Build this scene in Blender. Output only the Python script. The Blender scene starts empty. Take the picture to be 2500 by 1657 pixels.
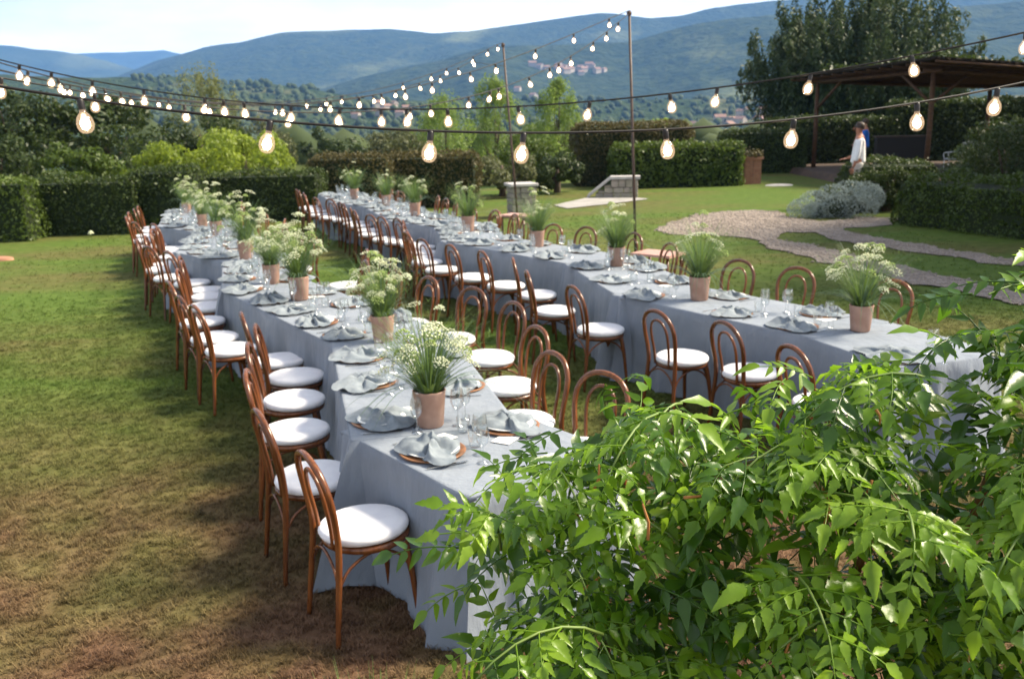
import bpy, math, random
import numpy as np
from mathutils import Vector, Matrix, Quaternion, noise

SC = bpy.context.scene
COL = SC.collection
R = math.radians
rnd = random.Random(7)

# ------------------------------------------------------------------ camera
cam_data = bpy.data.cameras.new('camera')
cam = bpy.data.objects.new('camera', cam_data)
COL.objects.link(cam)
SC.camera = cam
cam_data.sensor_width = 36.0
cam_data.lens = 32.39
cam_data.clip_start = 0.05
cam_data.clip_end = 20000
cam.matrix_world = (Matrix.Translation((0, 0, 2.366)) @ Matrix.Rotation(math.pi/2 - 0.23772, 4, 'X')
                    @ Matrix.Rotation(-0.022123, 4, 'Z'))
cam_data.dof.use_dof = True
cam_data.dof.focus_distance = 2.1
cam_data.dof.aperture_fstop = 7.0

# ------------------------------------------------------------------ sky, sun, exposure
SUN_AZ, SUN_EL = R(80), R(44)
world = bpy.data.worlds.new('World')
SC.world = world
world.use_nodes = True
nt = world.node_tree
nt.nodes.clear()
w_out = nt.nodes.new('ShaderNodeOutputWorld')
w_bg = nt.nodes.new('ShaderNodeBackground')
w_sky = nt.nodes.new('ShaderNodeTexSky')
w_sky.sky_type = 'NISHITA'
w_sky.sun_disc = False
w_sky.sun_elevation = SUN_EL
w_sky.sun_rotation = SUN_AZ
w_sky.altitude = 300
w_sky.air_density = 1.0
w_sky.dust_density = 1.2
w_sky.ozone_density = 1.0
w_tc = nt.nodes.new('ShaderNodeTexCoord')
w_map = nt.nodes.new('ShaderNodeMapping')
w_map.inputs['Scale'].default_value = (1.6, 1.6, 7.0)
w_noise = nt.nodes.new('ShaderNodeTexNoise')
w_noise.inputs['Scale'].default_value = 2.2
w_noise.inputs['Detail'].default_value = 6
w_noise.inputs['Roughness'].default_value = 0.55
w_ramp = nt.nodes.new('ShaderNodeValToRGB')
w_ramp.color_ramp.elements[0].position = 0.36
w_ramp.color_ramp.elements[0].color = (0.03, 0.03, 0.03, 1)
w_ramp.color_ramp.elements[1].position = 0.60
w_ramp.color_ramp.elements[1].color = (0.28, 0.28, 0.28, 1)
w_mix = nt.nodes.new('ShaderNodeMix')
w_mix.data_type = 'RGBA'
w_mix.inputs['B'].default_value = (33.0, 32.5, 32.0, 1)
nt.links.new(w_tc.outputs['Generated'], w_map.inputs['Vector'])
nt.links.new(w_map.outputs[0], w_noise.inputs['Vector'])
nt.links.new(w_noise.outputs['Fac'], w_ramp.inputs['Fac'])
# the sky whitens toward the horizon all the way round, as hazy evening skies do
w_sep = nt.nodes.new('ShaderNodeSeparateXYZ'); nt.links.new(w_tc.outputs['Generated'], w_sep.inputs[0])
w_hor = nt.nodes.new('ShaderNodeMapRange'); w_hor.interpolation_type = 'SMOOTHSTEP'
w_hor.inputs['From Min'].default_value = 0.0; w_hor.inputs['From Max'].default_value = 0.20; w_hor.inputs['To Min'].default_value = 0.9; w_hor.inputs['To Max'].default_value = 0.0
nt.links.new(w_sep.outputs['Z'], w_hor.inputs['Value'])
w_max = nt.nodes.new('ShaderNodeMath'); w_max.operation = 'MAXIMUM'
w_cl = nt.nodes.new('ShaderNodeMapRange'); nt.links.new(w_noise.outputs['Fac'], w_cl.inputs['Value']); w_cl.inputs['From Min'].default_value = 0.3; w_cl.inputs['From Max'].default_value = 0.65; w_cl.inputs['To Min'].default_value = 0.55; w_cl.inputs['To Max'].default_value = 1.0
w_hm = nt.nodes.new('ShaderNodeMath'); w_hm.operation = 'MULTIPLY'; nt.links.new(w_hor.outputs[0], w_hm.inputs[0]); nt.links.new(w_cl.outputs[0], w_hm.inputs[1])
nt.links.new(w_ramp.outputs['Color'], w_max.inputs[0]); nt.links.new(w_hm.outputs[0], w_max.inputs[1])
nt.links.new(w_max.outputs[0], w_mix.inputs['Factor'])
nt.links.new(w_sky.outputs['Color'], w_mix.inputs['A'])
nt.links.new(w_mix.outputs['Result'], w_bg.inputs['Color'])
w_bg.inputs['Strength'].default_value = 0.05
nt.links.new(w_bg.outputs[0], w_out.inputs['Surface'])

sun_data = bpy.data.lights.new('sun', 'SUN')
sun_data.energy = 4.4
sun_data.angle = R(13)
sun_data.color = (1.0, 0.88, 0.68)
sun = bpy.data.objects.new('sun', sun_data)
COL.objects.link(sun)
SUN_DIR = Vector((math.cos(SUN_EL)*math.sin(SUN_AZ), math.cos(SUN_EL)*math.cos(SUN_AZ), math.sin(SUN_EL)))
sun.rotation_euler = SUN_DIR.to_track_quat('Z', 'Y').to_euler()

SC.view_settings.view_transform = 'Standard'
SC.view_settings.look = 'None'
SC.view_settings.exposure = 1.4
SC.view_settings.gamma = 1.0
SC.view_settings.use_curve_mapping = False
SC.cycles.max_bounces = 4
SC.cycles.diffuse_bounces = 2
SC.cycles.glossy_bounces = 2
SC.cycles.transparent_max_bounces = 12
SC.cycles.volume_bounces = 0
SC.cycles.use_denoising = True
SC.cycles.caustics_reflective = False
SC.cycles.caustics_refractive = False
SC.cycles.sample_clamp_indirect = 4.0

# ------------------------------------------------------------------ material helpers
MATS = {}
def new_mat(name):
    m = bpy.data.materials.new(name)
    m.use_nodes = True
    t = m.node_tree
    t.nodes.clear()
    return m, t
def N(t, kind, **kw):
    n = t.nodes.new(kind)
    for k, v in kw.items():
        if k in n.inputs.keys():
            n.inputs[k].default_value = v
        else:
            setattr(n, k, v)
    return n
def c4(c): return (c[0], c[1], c[2], 1.0)
def mixc(t, fac, a, b):
    m = t.nodes.new('ShaderNodeMix'); m.data_type = 'RGBA'
    for key, v in (('Factor', fac), ('A', a), ('B', b)):
        if hasattr(v, 'is_output'):
            t.links.new(v, m.inputs[key])
        else:
            m.inputs[key].default_value = v if key == 'Factor' else c4(v)
    return m.outputs['Result']
def noise_fac(t, scale, lo=0.35, hi=0.65, detail=4, coord='Object', vec=None, stretch=None):
    n = N(t, 'ShaderNodeTexNoise', Scale=scale, Detail=detail)
    if vec is None:
        if coord == 'World':
            g = t.nodes.new('ShaderNodeNewGeometry'); vec = g.outputs['Position']
        else:
            tc = t.nodes.new('ShaderNodeTexCoord'); vec = tc.outputs[coord]
    if stretch:
        mp = t.nodes.new('ShaderNodeMapping'); mp.inputs['Scale'].default_value = stretch
        t.links.new(vec, mp.inputs['Vector']); vec = mp.outputs[0]
    t.links.new(vec, n.inputs['Vector'])
    r = N(t, 'ShaderNodeMapRange')
    r.inputs['From Min'].default_value = lo; r.inputs['From Max'].default_value = hi
    t.links.new(n.outputs['Fac'], r.inputs['Value'])
    return r.outputs['Result']
def bump(t, scale, strength, dist=0.01, coord='Object', detail=4, stretch=None):
    f = noise_fac(t, scale, 0, 1, detail, coord, stretch=stretch)
    b = N(t, 'ShaderNodeBump', Strength=strength, Distance=dist)
    t.links.new(f, b.inputs['Height'])
    return b.outputs['Normal']
def pm(name, col, col2=None, rough=0.6, scale=4.0, bscale=0, bstr=0.3, bdist=0.005, spec=0.4, coord='Object',
       metal=0.0, lo=0.35, hi=0.65, stretch=None, sheen=0.0, sss=0.0):
    m, t = new_mat(name)
    o = N(t, 'ShaderNodeOutputMaterial'); p = N(t, 'ShaderNodeBsdfPrincipled')
    p.inputs['Roughness'].default_value = rough
    p.inputs['Specular IOR Level'].default_value = spec
    p.inputs['Metallic'].default_value = metal
    if sheen: p.inputs['Sheen Weight'].default_value = sheen
    if sss:
        p.inputs['Subsurface Weight'].default_value = sss; p.inputs['Subsurface Radius'].default_value = (.02, .012, .008)
    if col2 is not None:
        t.links.new(mixc(t, noise_fac(t, scale, lo, hi, coord=coord, stretch=stretch), col, col2), p.inputs['Base Color'])
    else:
        p.inputs['Base Color'].default_value = c4(col)
    if bscale:
        t.links.new(bump(t, bscale, bstr, bdist, coord, stretch=stretch), p.inputs['Normal'])
    t.links.new(p.outputs[0], o.inputs['Surface'])
    MATS[name] = m
    return m
def leafmat(name, dark, light, trans=0.35, rough=0.5, nscale=1.2, spec=0.35, vein=False):
    """leaf: colour varies from leaf to leaf and from clump to clump, light shines through"""
    m, t = new_mat(name)
    o = N(t, 'ShaderNodeOutputMaterial'); p = N(t, 'ShaderNodeBsdfPrincipled')
    p.inputs['Roughness'].default_value = rough
    p.inputs['Specular IOR Level'].default_value = spec
    g = N(t, 'ShaderNodeNewGeometry')
    f = noise_fac(t, nscale, 0.3, 0.7, 3, 'World')
    ad = N(t, 'ShaderNodeMath', operation='ADD'); t.links.new(f, ad.inputs[0]); t.links.new(g.outputs['Random Per Island'], ad.inputs[1])
    hf = N(t, 'ShaderNodeMath', operation='MULTIPLY'); t.links.new(ad.outputs[0], hf.inputs[0]); hf.inputs[1].default_value = 0.5
    c = mixc(t, hf.outputs[0], dark, light)
    t.links.new(c, p.inputs['Base Color'])
    tr = N(t, 'ShaderNodeBsdfTranslucent')
    br = mixc(t, 0.5, c, tuple(min(1, v*1.8) for v in light)); t.links.new(br, tr.inputs['Color'])
    mx = N(t, 'ShaderNodeMixShader'); mx.inputs[0].default_value = trans
    t.links.new(p.outputs[0], mx.inputs[1]); t.links.new(tr.outputs[0], mx.inputs[2])
    if vein:
        t.links.new(bump(t, 60, 0.25, 0.004), p.inputs['Normal'])
    t.links.new(mx.outputs[0], o.inputs['Surface'])
    MATS[name] = m
    return m
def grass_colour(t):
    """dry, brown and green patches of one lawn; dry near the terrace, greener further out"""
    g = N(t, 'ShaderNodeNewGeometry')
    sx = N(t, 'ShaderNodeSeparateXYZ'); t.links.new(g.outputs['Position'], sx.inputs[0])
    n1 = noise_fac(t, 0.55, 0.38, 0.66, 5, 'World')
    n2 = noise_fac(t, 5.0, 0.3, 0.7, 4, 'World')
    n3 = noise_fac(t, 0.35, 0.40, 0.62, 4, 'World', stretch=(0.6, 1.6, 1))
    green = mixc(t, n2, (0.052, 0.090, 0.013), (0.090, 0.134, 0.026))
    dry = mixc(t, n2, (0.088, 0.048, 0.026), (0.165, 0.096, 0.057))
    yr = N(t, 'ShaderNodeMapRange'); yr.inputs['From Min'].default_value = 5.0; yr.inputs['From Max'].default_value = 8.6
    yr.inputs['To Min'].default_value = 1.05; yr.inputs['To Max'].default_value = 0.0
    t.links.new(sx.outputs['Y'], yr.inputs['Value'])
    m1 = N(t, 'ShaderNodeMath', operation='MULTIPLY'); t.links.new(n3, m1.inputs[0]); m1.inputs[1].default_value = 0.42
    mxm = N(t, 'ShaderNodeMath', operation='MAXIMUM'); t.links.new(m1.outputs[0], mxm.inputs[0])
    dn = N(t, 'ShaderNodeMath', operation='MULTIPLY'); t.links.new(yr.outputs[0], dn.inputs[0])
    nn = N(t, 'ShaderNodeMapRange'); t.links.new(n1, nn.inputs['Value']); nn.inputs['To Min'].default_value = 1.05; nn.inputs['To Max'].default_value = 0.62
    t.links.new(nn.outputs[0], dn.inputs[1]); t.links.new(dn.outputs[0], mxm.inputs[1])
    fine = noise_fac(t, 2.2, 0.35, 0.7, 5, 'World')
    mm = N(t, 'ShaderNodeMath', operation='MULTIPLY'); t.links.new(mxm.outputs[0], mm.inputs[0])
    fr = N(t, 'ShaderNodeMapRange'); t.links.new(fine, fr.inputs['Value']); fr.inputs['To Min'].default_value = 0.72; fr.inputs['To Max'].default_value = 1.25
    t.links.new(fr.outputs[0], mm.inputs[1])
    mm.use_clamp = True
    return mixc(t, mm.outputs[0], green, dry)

# ------------------------------------------------------------------ mesh helpers
class MB:
    def __init__(s): s.v = []; s.f = []; s.smooth = True
    def quad(s, a, b, c, d):
        i = len(s.v); s.v += [tuple(a), tuple(b), tuple(c), tuple(d)]; s.f.append((i, i+1, i+2, i+3))
    def box(s, x0, x1, y0, y1, z0, z1, M=None):
        i = len(s.v)
        P = [(x0,y0,z0),(x1,y0,z0),(x1,y1,z0),(x0,y1,z0),(x0,y0,z1),(x1,y0,z1),(x1,y1,z1),(x0,y1,z1)]
        if M is not None: P = [tuple(M @ Vector(p)) for p in P]
        s.v += P
        s.f += [tuple(i+k for k in q) for q in ((0,3,2,1),(4,5,6,7),(0,1,5,4),(1,2,6,5),(2,3,7,6),(3,0,4,7))]
    def tube(s, pts, rad, n=8, cap=True):
        P = [Vector(p) for p in pts]
        k = len(P); i0 = len(s.v); up = None
        for i, p in enumerate(P):
            d = (P[min(i+1, k-1)] - P[max(i-1, 0)]).normalized()
            if up is None:
                up = d.orthogonal().normalized()
            up = (up - d*up.dot(d))
            if up.length < 1e-6: up = d.orthogonal()
            up.normalize()
            sd = d.cross(up)
            r = rad[i] if isinstance(rad, (list, tuple)) else rad
            for j in range(n):
                a = 2*math.pi*j/n
                s.v.append(tuple(p + up*(r*math.cos(a)) + sd*(r*math.sin(a))))
        for i in range(k-1):
            for j in range(n):
                a = i0+i*n+j; b = i0+i*n+(j+1) % n
                s.f.append((a, b, b+n, a+n))
        if cap:
            s.f.append(tuple(i0+j for j in reversed(range(n))))
            s.f.append(tuple(i0+(k-1)*n+j for j in range(n)))
    def lathe(s, prof, n=20, c=(0,0,0)):
        i0 = len(s.v); k = len(prof)
        for (r, z) in prof:
            for j in range(n):
                a = 2*math.pi*j/n
                s.v.append((c[0]+r*math.cos(a), c[1]+r*math.sin(a), c[2]+z))
        for i in range(k-1):
            for j in range(n):
                a = i0+i*n+j; b = i0+i*n+(j+1) % n
                s.f.append((a, b, b+n, a+n))
    def grid(s, rows):
        i0 = len(s.v); h = len(rows); w = len(rows[0])
        for r_ in rows: s.v += [tuple(p) for p in r_]
        for i in range(h-1):
            for j in range(w-1):
                a = i0+i*w+j
                s.f.append((a, a+1, a+w+1, a+w))
    def add(s, V, F):
        i = len(s.v); s.v += [tuple(v) for v in V]; s.f += [tuple(i+k for k in f) for f in F]
    def mesh(s, name, mat, smooth=None):
        me = bpy.data.meshes.new(name)
        me.from_pydata(s.v, [], s.f)
        if (s.smooth if smooth is None else smooth):
            me.polygons.foreach_set('use_smooth', [True]*len(me.polygons))
        me.materials.append(MATS[mat] if isinstance(mat, str) else mat)
        me.update()
        return me
    def build(s, name, mat, parent=None, smooth=None, **kw):
        return put(name, s.mesh(name, mat, smooth), parent, **kw)
def put(name, me, parent=None, loc=(0,0,0), rot=(0,0,0), scale=(1,1,1)):
    o = bpy.data.objects.new(name, me)
    COL.objects.link(o)
    if parent is not None: o.parent = parent
    o.location = loc; o.rotation_euler = rot; o.scale = scale
    return o
def empty(name, loc=(0,0,0), rz=0.0, scale=1.0):
    o = bpy.data.objects.new(name, None)
    o.empty_display_size = 0.1
    COL.objects.link(o)
    o.location = loc; o.rotation_euler = (0, 0, rz); o.scale = (scale,)*3
    return o
def tag(o, label=None, cat=None, group=None, kind=None):
    if label: o['label'] = label
    if cat: o['category'] = cat
    if group: o['group'] = group
    if kind: o['kind'] = kind
    return o
def structure(o): o['kind'] = 'structure'; return o
def cr(pts, sub=6):
    """Catmull-Rom through points"""
    P = [Vector(p) for p in pts]; out = []
    for i in range(len(P)-1):
        p0 = P[max(i-1, 0)]; p1 = P[i]; p2 = P[i+1]; p3 = P[min(i+2, len(P)-1)]
        for k in range(sub):
            t = k/sub
            out.append(0.5*((2*p1) + (p2-p0)*t + (2*p0-5*p1+4*p2-p3)*t*t + (3*p1-p0-3*p2+p3)*t**3))
    out.append(P[-1])
    return out
def np_mesh(name, V, F, mat, smooth=False):
    """fast mesh from numpy arrays: V (n,3), F (m,k)"""
    me = bpy.data.meshes.new(name)
    V = np.asarray(V, np.float32); F = np.asarray(F, np.int32)
    m, k = F.shape
    me.vertices.add(len(V)); me.vertices.foreach_set('co', V.ravel())
    me.loops.add(m*k); me.loops.foreach_set('vertex_index', F.ravel())
    me.polygons.add(m); me.polygons.foreach_set('loop_start', np.arange(0, m*k, k, dtype=np.int32))
    me.polygons.foreach_set('loop_total', np.full(m, k, np.int32))
    if smooth: me.polygons.foreach_set('use_smooth', np.ones(m, bool))
    me.materials.append(MATS[mat] if isinstance(mat, str) else mat)
    me.update(calc_edges=True)
    return me
def leaf_quads(P, Nrm, size, rng, aspect=0.55, jitter=0.6, up=0.0, svar=0.35):
    """one small pointed leaf at every point of P, facing roughly along Nrm"""
    n = len(P)
    Nn = Nrm + rng.normal(0, jitter, (n, 3)); Nn /= np.linalg.norm(Nn, axis=1)[:, None] + 1e-9
    T = rng.normal(0, 1, (n, 3)); T[:, 2] += up
    T -= Nn*(T*Nn).sum(1)[:, None]; T /= np.linalg.norm(T, axis=1)[:, None] + 1e-9
    B = np.cross(Nn, T)
    s = size*(1 + rng.uniform(-svar, svar, n))[:, None]
    a = P - T*s*.5; b = P + B*s*aspect*.5 - T*s*0.05 + Nn*s*.08; c = P + T*s*.55; d = P - B*s*aspect*.5 - T*s*0.05 + Nn*s*.08
    V = np.stack([a, b, c, d], 1).reshape(-1, 3)
    F = np.arange(4*n).reshape(n, 4)
    return V, F
# ------------------------------------------------------------------ materials
pm('wood', (0.085, 0.025, 0.007), (0.150, 0.050, 0.014), rough=0.26, scale=9, spec=0.5, stretch=(6, 6, 1), bscale=60, bstr=0.12, bdist=0.002)
t = MATS['wood'].node_tree; p = [n for n in t.nodes if n.type == 'BSDF_PRINCIPLED'][0]; src = p.inputs['Base Color'].links[0].from_socket
hs = N(t, 'ShaderNodeHueSaturation'); oi = N(t, 'ShaderNodeObjectInfo'); vr = N(t, 'ShaderNodeMapRange'); vr.inputs['To Min'].default_value = 0.75; vr.inputs['To Max'].default_value = 1.3
t.links.new(oi.outputs['Random'], vr.inputs['Value']); t.links.new(vr.outputs[0], hs.inputs['Value']); t.links.new(src, hs.inputs['Color']); t.links.new(hs.outputs[0], p.inputs['Base Color'])
pm('cane', (0.30, 0.20, 0.10), rough=0.7)
pm('cushion', (0.80, 0.79, 0.80), (0.73, 0.72, 0.74), rough=0.9, scale=14, bscale=260, bstr=0.25, bdist=0.002, sheen=0.2, spec=0.15)
pm('terracotta', (0.36, 0.215, 0.160), (0.45, 0.29, 0.225), rough=0.85, scale=11, bscale=90, bstr=0.2, bdist=0.002, spec=0.2)
pm('soil', (0.03, 0.02, 0.013), rough=0.95)
pm('charger', (0.20, 0.085, 0.036), (0.30, 0.14, 0.06), rough=0.45, scale=20, stretch=(8, 1, 1), bscale=70, bstr=0.25, bdist=0.002)
pm('napkin', (0.150, 0.178, 0.205), (0.225, 0.255, 0.28), rough=0.9, scale=18, bscale=320, bstr=0.3, bdist=0.0015, sheen=0.15, spec=0.12)
pm('porcelain', (0.72, 0.72, 0.70), rough=0.25)
pm('paper', (0.82, 0.81, 0.79), rough=0.8)
pm('steel', (0.55, 0.54, 0.52), rough=0.25, metal=1.0)
pm('pole_steel', (0.050, 0.032, 0.026), (0.090, 0.055, 0.042), rough=0.5, scale=6)
pm('cord', (0.012, 0.010, 0.010), rough=0.6)
pm('socket', (0.014, 0.012, 0.012), (0.03, 0.024, 0.022), rough=0.45)
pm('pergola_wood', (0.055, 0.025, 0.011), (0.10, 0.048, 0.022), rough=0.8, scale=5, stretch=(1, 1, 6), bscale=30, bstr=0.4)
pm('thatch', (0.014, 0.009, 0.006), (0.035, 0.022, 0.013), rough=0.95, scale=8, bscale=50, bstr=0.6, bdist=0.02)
pm('stone', (0.22, 0.20, 0.16), (0.33, 0.30, 0.25), rough=0.9, scale=3.5, bscale=25, bstr=0.5, bdist=0.01)
pm('stone_dark', (0.20, 0.18, 0.16), (0.32, 0.28, 0.24), rough=0.9, scale=5, bscale=25, bstr=0.5, bdist=0.01)
pm('stone_cap', (0.34, 0.32, 0.31), (0.44, 0.42, 0.40), rough=0.9, scale=4, bscale=30, bstr=0.4, bdist=0.006)
pm('mortar', (0.16, 0.14, 0.12), rough=0.95)
pm('brick', (0.27, 0.12, 0.075), (0.36, 0.18, 0.11), rough=0.9, scale=8, bscale=40, bstr=0.3)
pm('pad_stone', (0.25, 0.24, 0.22), (0.34, 0.32, 0.30), rough=0.9, scale=2, bscale=20, bstr=0.3)
pm('skin', (0.36, 0.16, 0.10), rough=0.55, sss=0.1)
pm('hair', (0.03, 0.018, 0.012), (0.05, 0.03, 0.02), rough=0.6, scale=40)
pm('white_shirt', (0.80, 0.80, 0.82), (0.72, 0.72, 0.75), rough=0.9, scale=6, bscale=12, bstr=0.6, bdist=0.02)
pm('blue_shirt', (0.015, 0.10, 0.42), (0.02, 0.13, 0.5), rough=0.9, scale=6, bscale=12, bstr=0.6, bdist=0.02)
pm('trousers', (0.55, 0.53, 0.50), (0.48, 0.46, 0.43), rough=0.9, scale=6)
pm('dark_trousers', (0.02, 0.025, 0.04), rough=0.9)
pm('shoe', (0.02, 0.015, 0.012), rough=0.5)
pm('pale_fabric', (0.62, 0.50, 0.42), (0.68, 0.56, 0.48), rough=0.9, scale=6)
pm('white_metal', (0.62, 0.63, 0.64), rough=0.5)
pm('wicker', (0.30, 0.31, 0.33), (0.42, 0.43, 0.45), rough=0.8, scale=40)
pm('side_table_wood', (0.42, 0.23, 0.18), (0.50, 0.30, 0.24), rough=0.5, scale=4, stretch=(1, 6, 1))
pm('house_wall', (0.34, 0.29, 0.24), (0.40, 0.35, 0.30), rough=0.9, scale=0.05)
pm('house_roof', (0.20, 0.115, 0.085), (0.26, 0.16, 0.12), rough=0.9, scale=0.08)
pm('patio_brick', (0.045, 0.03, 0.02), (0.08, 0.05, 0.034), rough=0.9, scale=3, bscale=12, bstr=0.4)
pm('bark', (0.07, 0.05, 0.035), (0.12, 0.09, 0.065), rough=0.95, scale=6, stretch=(3, 3, .6), bscale=20, bstr=0.8, bdist=0.02)
pm('vine_stem', (0.16, 0.075, 0.030), (0.26, 0.12, 0.045), rough=0.7, scale=30, bscale=80, bstr=0.4, bdist=0.003)
pm('green_stem', (0.10, 0.17, 0.03), (0.16, 0.22, 0.05), rough=0.5, scale=30)
pm('dead_leaf', (0.34, 0.13, 0.035), (0.45, 0.20, 0.06), rough=0.7, scale=30)
pm('flower', (0.52, 0.57, 0.34), (0.72, 0.74, 0.54), rough=0.8, scale=60, sss=0.15)
pm('flower_green', (0.20, 0.30, 0.07), (0.40, 0.48, 0.17), rough=0.8, scale=60, sss=0.1)
pm('gravel', (0.18, 0.145, 0.120), (0.30, 0.250, 0.210), rough=0.95, scale=22, bscale=45, bstr=0.9, bdist=0.02, coord='Object')
pm('pebble', (0.19, 0.155, 0.130), (0.34, 0.290, 0.250), rough=0.9, scale=1.5, coord='World', lo=0.3, hi=0.7)

# linen: woven relief and faint slubs, soft wrinkles
def linen(name, c1, c2):
    m, t = new_mat(name)
    o = N(t, 'ShaderNodeOutputMaterial'); p = N(t, 'ShaderNodeBsdfPrincipled', Roughness=0.88)
    p.inputs['Specular IOR Level'].default_value = 0.15
    p.inputs['Sheen Weight'].default_value = 0.15
    t.links.new(mixc(t, noise_fac(t, 3.0, 0.3, 0.7), c1, c2), p.inputs['Base Color'])
    n1 = noise_fac(t, 7, 0, 1, 4, stretch=(1, 1, .35)); n2 = noise_fac(t, 240, 0, 1, 2)
    mu = N(t, 'ShaderNodeMath', operation='MULTIPLY_ADD'); mu.inputs[1].default_value = 0.06
    t.links.new(n2, mu.inputs[0]); t.links.new(n1, mu.inputs[2])
    b = N(t, 'ShaderNodeBump', Strength=0.75, Distance=0.035); t.links.new(mu.outputs[0], b.inputs['Height'])
    t.links.new(b.outputs[0], p.inputs['Normal'])
    t.links.new(p.outputs[0], o.inputs['Surface']); MATS[name] = m
linen('linen', (0.175, 0.203, 0.246), (0.225, 0.252, 0.292))

# clear drinking glass: thin walls that let light through and mirror a little
def glass(name, tint=(0.96, 0.98, 0.98), edge=0.6, basef=0.12):
    m, t = new_mat(name)
    o = N(t, 'ShaderNodeOutputMaterial'); g = N(t, 'ShaderNodeBsdfGlossy', Roughness=0.03)
    tr = N(t, 'ShaderNodeBsdfTransparent'); tr.inputs['Color'].default_value = c4(tint)
    lw = N(t, 'ShaderNodeLayerWeight', Blend=0.35)
    ad = N(t, 'ShaderNodeMath', operation='MULTIPLY_ADD'); ad.inputs[1].default_value = edge; ad.inputs[2].default_value = basef
    t.links.new(lw.outputs['Facing'], ad.inputs[0]); ad.use_clamp = True
    mx = N(t, 'ShaderNodeMixShader'); t.links.new(ad.outputs[0], mx.inputs[0])
    t.links.new(tr.outputs[0], mx.inputs[1]); t.links.new(g.outputs[0], mx.inputs[2])
    t.links.new(mx.outputs[0], o.inputs['Surface']); MATS[name] = m
glass('glass'); m, t = new_mat('bulb_glass'); o = N(t, 'ShaderNodeOutputMaterial'); e = N(t, 'ShaderNodeEmission', Strength=0.75); e.inputs['Color'].default_value = (1.0, 0.66, 0.36, 1)
tr = N(t, 'ShaderNodeBsdfTransparent'); gl = N(t, 'ShaderNodeBsdfGlossy', Roughness=0.05); m1 = N(t, 'ShaderNodeMixShader'); m1.inputs[0].default_value = 0.20; m2 = N(t, 'ShaderNodeMixShader'); m2.inputs[0].default_value = 0.07
t.links.new(tr.outputs[0], m1.inputs[1]); t.links.new(e.outputs[0], m1.inputs[2]); t.links.new(m1.outputs[0], m2.inputs[1]); t.links.new(gl.outputs[0], m2.inputs[2]); t.links.new(m2.outputs[0], o.inputs['Surface']); MATS['bulb_glass'] = m; m.cycles.emission_sampling = 'NONE'

m, t = new_mat('bulb_glow'); o = N(t, 'ShaderNodeOutputMaterial'); e = N(t, 'ShaderNodeEmission', Strength=14.0)
e.inputs['Color'].default_value = (1.0, 0.76, 0.48, 1); t.links.new(e.outputs[0], o.inputs['Surface']); MATS['bulb_glow'] = m; m.cycles.emission_sampling = 'NONE'

leafmat('hedge_leaf', (0.016, 0.030, 0.006), (0.060, 0.088, 0.014), 0.25, rough=0.55, nscale=1.5)
leafmat('hedge_light', (0.030, 0.056, 0.008), (0.100, 0.145, 0.020), 0.3, rough=0.5, nscale=1.2)
leafmat('hedge_brown', (0.030, 0.030, 0.008), (0.110, 0.090, 0.028), 0.25, rough=0.6, nscale=0.9)
leafmat('dark_leaf', (0.012, 0.026, 0.006), (0.055, 0.080, 0.016), 0.25, rough=0.5, nscale=0.5)
leafmat('bright_leaf', (0.070, 0.115, 0.008), (0.250, 0.310, 0.035), 0.45, rough=0.5, nscale=0.6)
leafmat('pale_leaf', (0.075, 0.090, 0.022), (0.200, 0.215, 0.075), 0.4, rough=0.6, nscale=0.4)
leafmat('olive_leaf', (0.040, 0.052, 0.018), (0.120, 0.130, 0.050), 0.3, rough=0.6, nscale=0.4)
leafmat('willow_leaf', (0.075, 0.130, 0.020), (0.210, 0.290, 0.060), 0.45, rough=0.5, nscale=0.6)
leafmat('conifer', (0.014, 0.036, 0.016), (0.070, 0.100, 0.034), 0.2, rough=0.6, nscale=0.4)
leafmat('silver_leaf', (0.17, 0.215, 0.205), (0.33, 0.39, 0.385), 0.15, rough=0.8, nscale=2.5, spec=0.1)
leafmat('box_leaf', (0.018, 0.040, 0.004), (0.080, 0.120, 0.012), 0.25, rough=0.45, nscale=2)
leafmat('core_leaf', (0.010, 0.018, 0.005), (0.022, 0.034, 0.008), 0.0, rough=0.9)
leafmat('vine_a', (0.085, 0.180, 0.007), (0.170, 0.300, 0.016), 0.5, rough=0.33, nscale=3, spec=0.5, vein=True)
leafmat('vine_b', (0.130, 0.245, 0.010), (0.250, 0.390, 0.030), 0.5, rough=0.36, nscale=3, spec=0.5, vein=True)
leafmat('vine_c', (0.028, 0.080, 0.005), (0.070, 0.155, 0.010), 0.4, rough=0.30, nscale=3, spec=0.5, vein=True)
leafmat('stem_grass', (0.060, 0.120, 0.022), (0.165, 0.245, 0.060), 0.35, rough=0.45, nscale=8)
leafmat('stem_blue', (0.050, 0.095, 0.050), (0.120, 0.190, 0.110), 0.3, rough=0.45, nscale=8)
leafmat('far_wood', (0.020, 0.036, 0.012), (0.060, 0.080, 0.026), 0.0, rough=0.95, nscale=0.004)

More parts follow.
